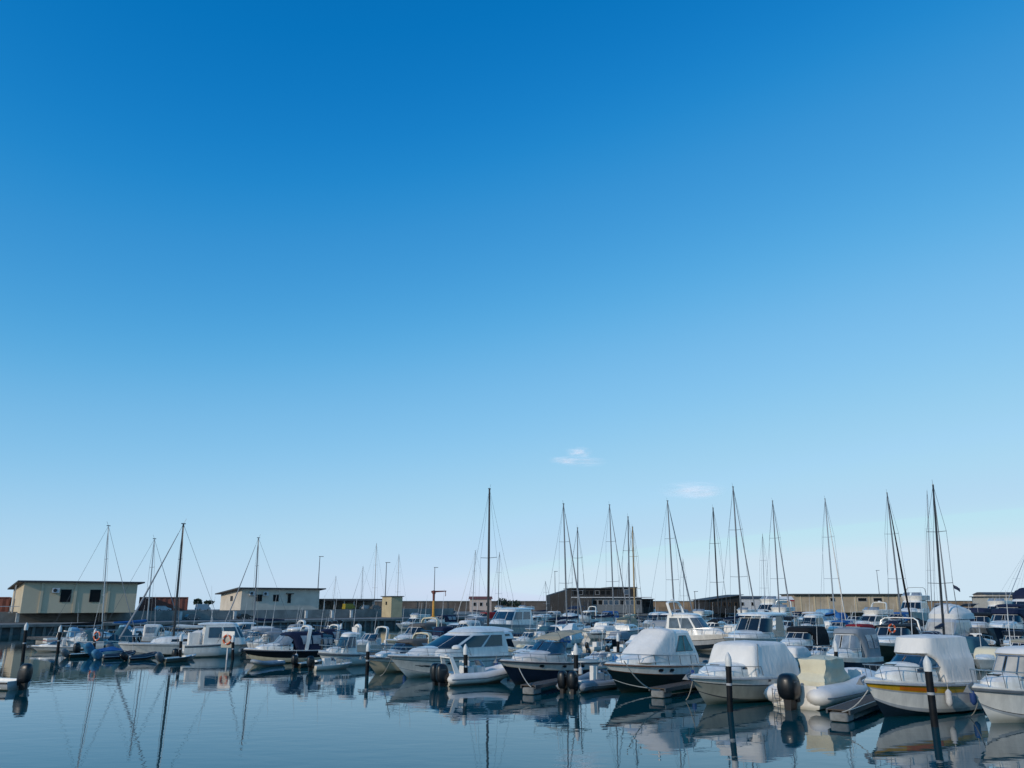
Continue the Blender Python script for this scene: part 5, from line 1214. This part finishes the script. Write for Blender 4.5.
# ================================================================ MIDDLE AND BACK ROWS
t, S, hs = sedan('white motor yacht with a broad dark blue windscreen right of the black mast', 484, 540, 636, 240, glass=BGLASS, fb=.13, househ=.12, L=None, xf=.2, long=.36, seed=51, bands=[(.7, WHITE), (1, GREY)])
far = [
 # kind, pl, pr, yb, deg, label, kwargs
 ('o', 525, 564, 636, 230, 'fishing boat with a white T top on thin posts left of the clubhouse', dict(tt=FADE, fb=.13, motor=PLASTIC)),
 ('s', 432, 478, 640, 232, 'low white yacht with dark windows behind the large hardtop cruiser', dict(fb=.12, househ=.09, glass=GLASS)),
 ('c', 424, 458, 628, 225, 'white boat with navy canopy in the gap above the taupe canopy', dict(canopy=CNAVY)),
 ('c', 452, 492, 634, 230, 'white boat with grey canopy directly left of the black mast', dict(canopy=CGREY)),
 ('s', 396, 432, 630, 225, 'small white flybridge boat right of the water gap', dict(fly=True, fb=.14)),
 ('c', 468, 500, 624, 220, 'boat with dark red canopy left of the broad windscreened yacht', dict(canopy=CRED, clear=False, hull=RED)),
 ('s', 486, 512, 620, 230, 'white flybridge boat in front of the pink white house', dict(fly=True, fb=.15)),
 ('s', 508, 536, 619, 220, 'white yacht with blue windows in front of the broad low tree', dict(fly=True, glass=BGLASS, fb=.15)),
 ('c', 440, 466, 619, 220, 'far white boat below the grey breakwater with open cockpit', dict(style='open')),
 ('c', 540, 572, 650, 226, 'white boat with blue canopy left of the sail bundle', dict(canopy=CBLUE)),
 ('o', 556, 584, 645, 60, 'covered dinghy with tall white cover behind the beige bimini', dict(cover=CWHITE, ht=.3, motor=None)),
 ('c', 586, 618, 640, 226, 'white cuddy with pale tarpaulin below the clubhouse panels', dict(style='cover', canopy=CWHITE)),
 ('c', 604, 632, 646, 232, 'boat with navy striped hull and grey cover left of the peaked cover', dict(style='cover', canopy=CGREY, hull=NAVY)),
 ('c', 572, 600, 634, 222, 'white boat with black canopy in front of the clubhouse doorway', dict(canopy=CBLACK)),
 ('c', 626, 656, 634, 232, 'white boat with folded black bimini under the wooden mast', dict(style='bimini', canopy=CBLACK)),
 ('c', 646, 680, 640, 236, 'dark hulled boat with grey tarpaulin right of the wooden mast', dict(style='cover', canopy=CGREY, hull=BLACK)),
 ('o', 652, 684, 630, 60, 'long dark covered boat in front of the low stone wing', dict(cover=CBLACK, motor=None, ht=.12)),
 ('s', 684, 716, 629, 226, 'white flybridge boat in front of the brown timber building', dict(fly=True, fb=.14)),
 ('c', 714, 744, 634, 226, 'white cruiser with navy canopy below the brown timber building', dict(canopy=CNAVY)),
 ('s', 728, 760, 626, 218, 'white motor yacht with high flybridge right of the brown timber building', dict(fly=True, fb=.15, glass=BGLASS)),
 ('s', 752, 790, 622, 226, 'wide white yacht in front of the striped awning', dict(fly=True, fb=.15)),
 ('c', 770, 806, 640, 230, 'cruiser with a black bimini right of the dark screened hardtop boat', dict(style='bimini', canopy=CBLACK)),
 ('c', 788, 818, 646, 225, 'white boat with glassy hardtop behind the black canvas canopy', dict(style='hardtop', glass=VINYL)),
 ('c', 806, 842, 650, 222, 'boat with light grey hardtop left of the dark red canopy', dict(style='hardtop', glass=BGLASS, top=GREY)),
 ('c', 800, 836, 634, 224, 'white cruiser with light blue canopy, left of the bright blue cover', dict(canopy=CLBLUE)),
 ('c', 826, 856, 638, 228, 'boat with a bright blue canopy left of the dark red canopy', dict(canopy=CBLUE)),
 ('c', 838, 878, 646, 224, 'boat with a dark red canopy right of the bright blue one', dict(canopy=CRED, clear=False, hull=RED)),
 ('c', 786, 812, 624, 220, 'far white boat with navy canopy left end of the warehouse', dict(canopy=CNAVY)),
 ('c', 812, 840, 624, 226, 'far white boat with light blue tarpaulin before the warehouse middle', dict(style='cover', canopy=CLBLUE)),
 ('s', 850, 898, 634, 212, 'white motor yacht with black lower windows before the warehouse', dict(fly=True, fb=.15, glass=GLASS, dome=True, arch=WHITE)),
 ('c', 884, 914, 628, 222, 'white cruiser with blue canopy at the right end of the warehouse', dict(canopy=CBLUE)),
 ('s', 898, 934, 622, 230, 'white yacht with a dark arch in front of the ochre wall', dict(fly=True, arch=DGREY, fb=.14)),
 ('c', 944, 978, 634, 228, 'white open boat with chrome arch right of the shrouded yacht', dict(style='open', arch=STEEL)),
 ('c', 956, 986, 622, 222, 'white boat with black bimini under the ochre wall', dict(style='bimini', canopy=CBLACK)),
 ('s', 984, 1016, 623, 224, 'white flybridge yacht in front of the pale house', dict(fly=True, fb=.15)),
 ('s', 1008, 1050, 626, 228, 'white yacht with navy flybridge cover at the right edge', dict(fly=True, flycover=CNAVY, fb=.15)),
 ('c', 930, 956, 617, 222, 'farthest white boat under the ochre wall, grey canopy', dict(canopy=CGREY)),
 ('c', 700, 726, 619, 222, 'far white boat with taupe canopy below the lamp with twin head', dict(canopy=CBROWN)),
 ('c', 664, 690, 620, 218, 'far white boat with grey canopy under the ochre breakwater', dict(canopy=CGREY)),
 ('c', 540, 562, 620, 222, 'far white boat at the left corner of the clubhouse', dict(canopy=CWHITE)),
 ('c', 596, 620, 623, 232, 'far white boat with blue canopy before the clubhouse panels', dict(canopy=CBLUE)),
 ('o', 618, 640, 622, 222, 'small far boat with a cream tarpaulin before the clubhouse', dict(cover=CCREAM, motor=None)),
 ('s', 556, 584, 627, 226, 'white cabin boat with small dark windows before the stone facing', dict(fb=.15)),
 ('o', 640, 662, 618, 60, 'small far open boat beside the low stone wing', dict(motor=PLASTIC)),
 ('c', 412, 440, 620, 214, 'far white boat below the yellow crane', dict(style='open')),
 ('s', 462, 486, 616, 225, 'far white cabin boat left of the pink white house', dict(fb=.15)),
 ('o', 444, 474, 650, 225, 'white open boat with a grey tarpaulin behind the white roll bar', dict(cover=CGREY, motor=None)),
 ('c', 868, 896, 618, 224, 'far white boat behind the black windowed yacht', dict(style='hardtop')),
 ('c', 760, 784, 648, 224, 'small white boat with beige canopy right behind the pale covered cruiser', dict(canopy=CBEIGE)),
 ('c', 836, 866, 617, 226, 'far white boat with a grey hardtop before the warehouse', dict(style='hardtop', top=GREY)),
 ('c', 1000, 1034, 656, 228, 'white boat with black bimini at the right edge above the blue streaked windscreen', dict(style='bimini', canopy=CBLACK)),
 ('c', 520, 548, 628, 228, 'white boat with navy screen just right of the broad windscreened yacht', dict(style='hardtop', glass=GLASS)),
 ('c', 498, 524, 645, 226, 'small white boat with a navy cover right behind the cream lumpy inflatable', dict(style='cover', canopy=CNAVY)),
 ('c', 560, 590, 624, 238, 'far boat with navy bimini in front of the clubhouse left wing', dict(style='bimini', canopy=CNAVY)),
 ('o', 584, 610, 630, 228, 'far open boat with a navy tarpaulin and white hull', dict(cover=CNAVY, motor=None)),
 ('c', 612, 640, 628, 222, 'white boat with tall arch before the clubhouse right end', dict(arch=WHITE, style='open')),
 ('o', 668, 700, 634, 50, 'dark workboat with grey wheelhouse cover left of the arched fishing boat', dict(hull=BLACK, cover=CGREY, motor=PLASTIC)),
 ('c', 690, 716, 624, 230, 'far white boat with black screen right of the ochre breakwater', dict(style='hardtop', glass=GLASS)),
 ('c', 740, 768, 633, 222, 'white boat with a petrol canopy above the wraparound screened cruiser', dict(canopy=CTEAL)),
 ('s', 766, 798, 630, 232, 'white yacht with two stacked dark windows below the striped awning', dict(fly=True, arch=WHITE)),
 ('c', 796, 826, 628, 226, 'far white boat with white canopy between two masts before the warehouse', dict(canopy=CWHITE)),
 ('c', 822, 850, 629, 230, 'far boat with navy hull and blue tarpaulin before the warehouse', dict(style='cover', canopy=CBLUE, hull=NAVY)),
 ('c', 842, 872, 630, 222, 'far white boat with open cockpit and chrome arch before the warehouse', dict(style='open', arch=STEEL)),
 ('c', 880, 910, 640, 226, 'white boat with navy bimini directly behind the olive hulled cruiser', dict(style='bimini', canopy=CNAVY)),
 ('o', 900, 930, 632, 50, 'black inflatable like boat beside the leaning masts', dict(hull=BLACK, cover=CBLACK, motor=PLASTIC)),
 ('c', 962, 996, 628, 226, 'white boat with navy tarpaulin under the ochre wall at right', dict(style='cover', canopy=CNAVY)),
 ('c', 972, 1004, 636, 232, 'dark boat with grey tarpaulin near the right edge', dict(style='cover', canopy=CGREY, hull=BLACK)),
 ('s', 950, 984, 643, 226, 'white cabin boat with dark band right of the shrouded motor yacht', dict(bands=[(.6, WHITE), (.8, NAVY), (1, WHITE)])),
 ('c', 1010, 1046, 640, 222, 'white boat with dark red tarpaulin at the right edge', dict(style='cover', canopy=CRED)),
 ('c', 1004, 1050, 668, 224, 'white boat with beige canopy at the right edge, second from the nearest', dict(canopy=CBEIGE)),
 ('c', 408, 436, 640, 226, 'white boat with light blue cover behind the taupe canopied cruisers', dict(style='cover', canopy=CLBLUE)),
 ('c', 428, 452, 636, 232, 'small navy hulled boat with white cover behind the taupe canopied cruisers', dict(style='cover', canopy=CWHITE, hull=NAVY)),
 ('o', 466, 500, 660, 225, 'small white boat with black motor behind the roll bar inflatable', dict(motor=PLASTIC)),
 ('c', 548, 580, 634, 222, 'white boat with a peaked navy tarpaulin beside the sail bundle', dict(style='cover', canopy=CNAVY)),
 ('c', 636, 664, 646, 228, 'white boat with a petrol tarpaulin behind the dark green hulled cruiser', dict(style='cover', canopy=CTEAL)),
 ('c', 806, 840, 664, 226, 'low white sports boat with black screen left of the milky panelled boat', dict(style='open', glass=GLASS)),
 ('c', 300, 340, 646, 222, 'white boat with taupe tarpaulin by the water gap at the left third', dict(style='cover', canopy=CBROWN)),
 ('c', 246, 286, 644, 222, 'white boat with navy cover beside the navy boom sailing boat', dict(style='cover', canopy=CNAVY)),
 ('c', 206, 240, 640, 218, 'low white boat with light blue tarpaulin near the quay', dict(style='cover', canopy=CLBLUE)),
 ('c', 64, 98, 645, 35, 'white boat under a grey blue tarpaulin behind the lone white speedboat', dict(ty=628, style='cover', canopy=CGREY)),
 ('o', 100, 138, 650, 215, 'white boat heaped with petrol and white covers between the leftmost masts', dict(ty=624, cover=CTEAL, ht=.2, motor=PLASTIC)),
 ('c', 140, 178, 647, 30, 'white boat with white sprayhood like canopy behind the black masted sailing boat', dict(ty=624, canopy=CWHITE, style='canopy')),
 ('c', 168, 206, 646, 220, 'white boat with black screen between black masted sailing boat and pilothouse boat', dict(ty=626, style='hardtop', glass=GLASS)),
 ('c', 212, 262, 646, 224, 'white cruiser with light blue glass top just behind the lifebuoy board', dict(ty=622, style='hardtop', glass=BGLASS, fb=.18)),
 ('c', 272, 312, 645, 226, 'white cruiser with grey canopy and arch left of the water gap', dict(ty=620, canopy=CGREY, arch=WHITE, fb=.19)),
 ('c', 312, 348, 650, 224, 'white boat with black bimini over the blue glazed wheelhouse boat', dict(ty=620, style='bimini', canopy=CBLACK, fb=.2)),
 ('c', 366, 398, 664, 224, 'white boat with red deck gear between the piling and the cream hulled cruiser', dict(style='open', glass=VINYL, canopy=CRED)),
 ('c', 402, 444, 650, 228, 'white cruiser with tinted screen under the taupe canopies', dict(ty=624, style='open', glass=GLASS, fb=.18)),
 ('c', 446, 482, 646, 226, 'white boat with pale canvas hood just behind the large hardtop cruiser', dict(ty=620, canopy=CWHITE)),
 ('o', 286, 322, 658, 40, 'black covered dinghy against the navy striped speedboat', dict(hull=BLACK, cover=CBLACK, motor=PLASTIC)),
 ('c', 530, 562, 644, 226, 'white boat with teal cover behind the beige bimini', dict(ty=626, style='cover', canopy=CTEAL)),
 ('o', 582, 612, 652, 50, 'small open boat with a steel frame right of the beige bimini', dict(tt=CBLACK, motor=PLASTIC)),
 ('c', 118, 150, 641, 215, 'white boat with folded grey canopy near the quay behind the second mast', dict(style='cover', canopy=CGREY, ty=626)),
 ('o', 76, 104, 655, 60, 'small black tender with an upright outboard left of the blue covered boat', dict(hull=BLACK, motor=PLASTIC, ms=.8, console=False, rail=False)),
 ('c', 182, 222, 652, 214, 'white boat with bathing ladder and pale hood behind the white pilothouse boat', dict(canopy=CWHITE, ty=628)),
 ('c', 246, 284, 656, 216, 'white cruiser with milky side panels left of the navy striped speedboat', dict(canopy=CGREY, glass=WVINYL, ty=628)),
 ('c', 296, 334, 660, 218, 'white boat with petrol canopy tucked behind the blue glazed wheelhouse boat', dict(canopy=CTEAL, ty=626)),
 ('c', 334, 366, 652, 222, 'white boat with high white arch left of the water gap piling', dict(style='open', arch=WHITE, glass=BGLASS, ty=620)),
 ('c', 380, 416, 668, 226, 'white boat with black windscreen between the cream hulled cruiser and the hardtop cruiser', dict(style='open', glass=GLASS, ty=640)),
 ('c', 420, 460, 658, 228, 'white cruiser with navy cover hiding behind the large hardtop cruiser', dict(style='cover', canopy=CNAVY, ty=622)),
 ('c', 512, 548, 652, 226, 'white cruiser with blue windscreen between the cream lumpy inflatable and the beige bimini', dict(style='open', glass=BGLASS, ty=632)),
 ('o', 560, 592, 660, 222, 'grey tender with black console behind the navy hulled day cruiser', dict(hull=GREY, motor=PLASTIC)),
 ('c', 610, 640, 636, 226, 'white boat with beige tarpaulin below the wooden mast', dict(style='cover', canopy=CBEIGE, ty=617)),
 ('s', 640, 672, 634, 226, 'white cabin boat with black windows between the wooden mast and the arched fishing boat', dict(fb=.16, ty=612)),
 ('c', 574, 602, 626, 222, 'far boat with white radar arch and black screen before the clubhouse', dict(style='hardtop', arch=WHITE, ty=606)),
 ('c', 700, 732, 642, 224, 'dark green boat with black bimini between the fishing boat and the wraparound screened cruiser', dict(style='bimini', canopy=CBLACK, hull=GREEN, ty=618)),
 ('s', 798, 830, 640, 226, 'white cabin boat with black windows right of the glassy hardtop', dict(ty=614)),
 ('c', 846, 880, 658, 222, 'white boat with clear side panels left of the olive hulled cruiser', dict(style='hardtop', glass=VINYL, ty=628)),
 ('c', 918, 950, 672, 224, 'white boat with navy bimini just behind the yellow striped cruiser canopy', dict(style='bimini', canopy=CNAVY, ty=630)),
]


for i, (k, pl, pr, yb, dg, lab, kw) in enumerate(far):
    kw = dict(kw); kw.setdefault('seed', 100+i)
    ty = kw.pop('ty', None)
    if k == 'c': t = cuddy(lab, pl, pr, yb, dg, fb=kw.pop('fb', .16), **kw)[0]
    elif k == 's': t = sedan(lab, pl, pr, yb, dg, **kw)[0]
    else: t = openboat(lab, pl, pr, yb, dg, **kw)[0]
    if ty: settop(t, ty)
# sail bundle standing by px 567
# ---- sailing boats: (centre column, waterline row, heading, L, mast top, mast material, radius, label, kwargs)
sails = [
 (253.5, 640, 215, 8.5, (258.5, 538), GMAST, .085, 'white sailing boat with a navy boom cover below the pale ribbed building', dict(jib=CGREY, boomc=CNAVY)),
 (488, 652, 235, 9.5, (489.5, 489), DMAST, .115, 'sailing boat with a thick black mast in the centre of the picture', dict(boomc=CBLACK, hull=NAVY, spread=1, boom=False, wr=.01)),
 (472, 622, 215, 9, (475.5, 551), ALU, .08, 'sailing boat with a slim pale mast left of the black mast', dict(jib=CWHITE, jibr=.045)),
 (498, 622, 235, 9, (499.5, 553), ALU, .08, 'sailing boat with a slim pale mast just right of the black mast', dict()),
 (567, 641, 55, 9.5, (563.5, 504), GMAST, .10, 'sailing boat with a grey mast and furled jib left of the clubhouse', dict(jib=CGREY, jibr=.085)),
 (578, 637, 60, 9, (577.5, 528), GMAST, .09, 'sailing boat with a bare grey mast right in front of the clubhouse left corner', dict()),
 (614, 637, 50, 10, (609.5, 505), GMAST, .09, 'sailing boat with a thin jib stay in front of the clubhouse', dict(jib=CGREY, jibr=.06, mx=.12)),
 (630, 640, 60, 9.5, (628, 517), GMAST, .10, 'sailing boat with a grey mast left of the wooden mast', dict(boomc=CBEIGE)),
 (635, 634, 60, 9.5, (632.5, 527), TMAST, .13, 'sailing boat with a pale wooden mast before the clubhouse right end', dict(boomc=CCREAM, hull=CREAM)),
 (675, 637, 42, 10.5, (667.5, 501), GMAST, .10, 'sailing boat with a grey mast and thick furled jib right of the clubhouse', dict(jib=CGREY, jibr=.09)),
 (719, 636, 55, 10, (713, 508), DMAST, .11, 'sailing boat with a dark mast before the brown timber building', dict(boomc=CBLACK)),
 (742, 643, 50, 10.5, (733, 487), GMAST, .105, 'sailing boat with a tall grey mast and furled jib right of the timber building', dict(jib=CGREY, jibr=.07)),
 (780, 634, 50, 10.5, (772.5, 501), GMAST, .10, 'sailing boat with grey mast and furled jib before the striped awning', dict(jib=CGREY, jibr=.08)),
 (835, 636, 50, 10.5, (825, 499), ALU, .10, 'sailing boat with a pale mast before the warehouse', dict(jib=CWHITE, jibr=.07)),
 (902, 641, 50, 10, (887, 493), GMAST, .10, 'sailing boat with leaning grey mast left of the shrouded yacht', dict(jib=CBLACK, jibr=.11, boomc=CNAVY)),
 (932, 620, 235, 10, (927, 491), ALU, .11, 'far sailing boat with pale mast just left of the tall dark mast', dict()),
 (944, 660, 55, 9.5, (933, 485), DMAST, .10, 'sailing boat with a tall dark mast behind the yellow striped cruiser', dict(jib=CGREY, jibr=.06)),
 (1002, 622, 20, 9, (1030, 545), ALU, .08, 'sailing boat with a strongly tilted mast near the right edge', dict(spread=1)),
 (332, 617, 40, 9, (336, 577), WMAST, .08, 'far sailing boat beyond the quay with the shortest mast', dict(), 172),
 (361, 617, 215, 9, (363, 567), ALU, .09, 'far sailing boat beyond the quay left of the tallest far mast', dict(jib=CGREY, jibr=.05), 172),
 (374, 617, 50, 11, (376.5, 544), ALU, .11, 'far sailing boat with the tallest mast beyond the boat shed', dict(), 172),
 (397, 617, 50, 10, (399, 555), ALU, .10, 'far sailing boat with mast right behind the sandy hut', dict(), 172),
 (547, 622, 50, 9, (545.5, 582), ALU, .07, 'sailing boat with a very short mast left of the clubhouse', dict()),
 (684, 622, 60, 9, (683, 560), ALU, .07, 'small far sailing boat behind the thick furled jib', dict()),
 (765, 624, 240, 9, (762.5, 535), ALU, .07, 'far sailing boat with thin mast between the two tall furled jibs', dict()),
]
for q in sails:
    px, yb, dg, L, top, mm_, mr_, lab, kw = q[:9]
    if len(q) > 9:      # beyond the quay, in the next basin
        _saved = fit
        Yq = q[9]+48; ybq = proj(X_at(px, Yq, 0), Yq, 0)[1]; sailboat(lab, px-20, px+20, ybq, dg, top, mm=mm_, mr=mr_, L=L, my=px, **kw)
    else: sailboat(lab, px-20, px+20, yb, dg, top, mm=mm_, mr=mr_, L=L, my=px, **kw)
# flag flying on a halyard near the tall dark mast
p = onY(953.5, 588, 92)
t = thing('flag', 'small dark flag fluttering right of the tall dark mast', 'flag', p)
rows = [[(i*.09, .06*math.sin(i*1.1), j*.2-.2*i*.28) for i in range(9)] for j in range(3)]
obj('flag_cloth', MB().grid(rows), mat('flag navy', (.02, .03, .07), .8), t, smooth=60); obj('flag_halyard', MB().tube([(0, 0, -4.5), (0, 0, 1.3)], .025, 4), WIRE, t)
# ---- three faint wisps of cloud
def cloud(label, px, py, D, parts):
    p = onY(px, py, D); t = thing('cloud', label, 'cloud', p, 0, 'faint clouds low in the sky')
    for i, (dx, dz, w, h, op) in enumerate(parts):
        m = bpy.data.materials.new('glowing cloud vapour'); m.use_nodes = True; n = m.node_tree; n.nodes.clear()
        out = n.nodes.new('ShaderNodeOutputMaterial'); tr = n.nodes.new('ShaderNodeBsdfTransparent'); df = n.nodes.new('ShaderNodeBsdfDiffuse'); mx = n.nodes.new('ShaderNodeMixShader'); df.inputs[0].default_value = (.9, .84, .86, 1); em = n.nodes.new('ShaderNodeEmission'); em.inputs[0].default_value = (1, .86, .92, 1); em.inputs[1].default_value = .45; ads = n.nodes.new('ShaderNodeAddShader'); n.links.new(df.outputs[0], ads.inputs[0]); n.links.new(em.outputs[0], ads.inputs[1])  # added emission brightens the vapour beyond what sun and sky give it
        tc = n.nodes.new('ShaderNodeTexCoord'); mp = n.nodes.new('ShaderNodeMapping'); mp.inputs['Location'].default_value = (i*3.3+px*.01, i, 0); mp.inputs['Scale'].default_value = (2.2, 1, 3.0)
        n.links.new(tc.outputs['Generated'], mp.inputs[0]); nz = n.nodes.new('ShaderNodeTexNoise'); nz.inputs['Scale'].default_value = 1.6; nz.inputs['Detail'].default_value = 7; nz.inputs['Roughness'].default_value = .6; n.links.new(mp.outputs[0], nz.inputs['Vector'])
        m2 = n.nodes.new('ShaderNodeMapping'); m2.inputs['Location'].default_value = (-1, 0, -1); m2.inputs['Scale'].default_value = (2, 0, 2); n.links.new(tc.outputs['Generated'], m2.inputs[0])
        ln = n.nodes.new('ShaderNodeVectorMath'); ln.operation = 'LENGTH'; n.links.new(m2.outputs[0], ln.inputs[0])
        fr = n.nodes.new('ShaderNodeMapRange'); fr.interpolation_type = 'SMOOTHSTEP'; fr.inputs[1].default_value = .95; fr.inputs[2].default_value = .1; n.links.new(ln.outputs['Value'], fr.inputs[0])
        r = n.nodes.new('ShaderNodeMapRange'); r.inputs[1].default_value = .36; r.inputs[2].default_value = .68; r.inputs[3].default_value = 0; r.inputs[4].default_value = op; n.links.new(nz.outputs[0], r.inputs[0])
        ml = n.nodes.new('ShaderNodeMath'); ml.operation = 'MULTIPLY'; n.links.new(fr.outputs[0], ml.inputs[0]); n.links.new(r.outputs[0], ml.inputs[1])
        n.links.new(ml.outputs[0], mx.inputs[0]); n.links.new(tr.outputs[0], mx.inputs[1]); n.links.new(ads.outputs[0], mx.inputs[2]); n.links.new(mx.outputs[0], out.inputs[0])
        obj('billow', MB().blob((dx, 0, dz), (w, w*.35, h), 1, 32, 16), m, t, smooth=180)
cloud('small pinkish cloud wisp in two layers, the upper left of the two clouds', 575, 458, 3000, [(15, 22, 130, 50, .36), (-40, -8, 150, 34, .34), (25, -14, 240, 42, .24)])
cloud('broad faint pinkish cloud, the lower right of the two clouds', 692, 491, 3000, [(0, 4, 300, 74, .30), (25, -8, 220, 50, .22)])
for b in BOATS: print('BOAT', b)
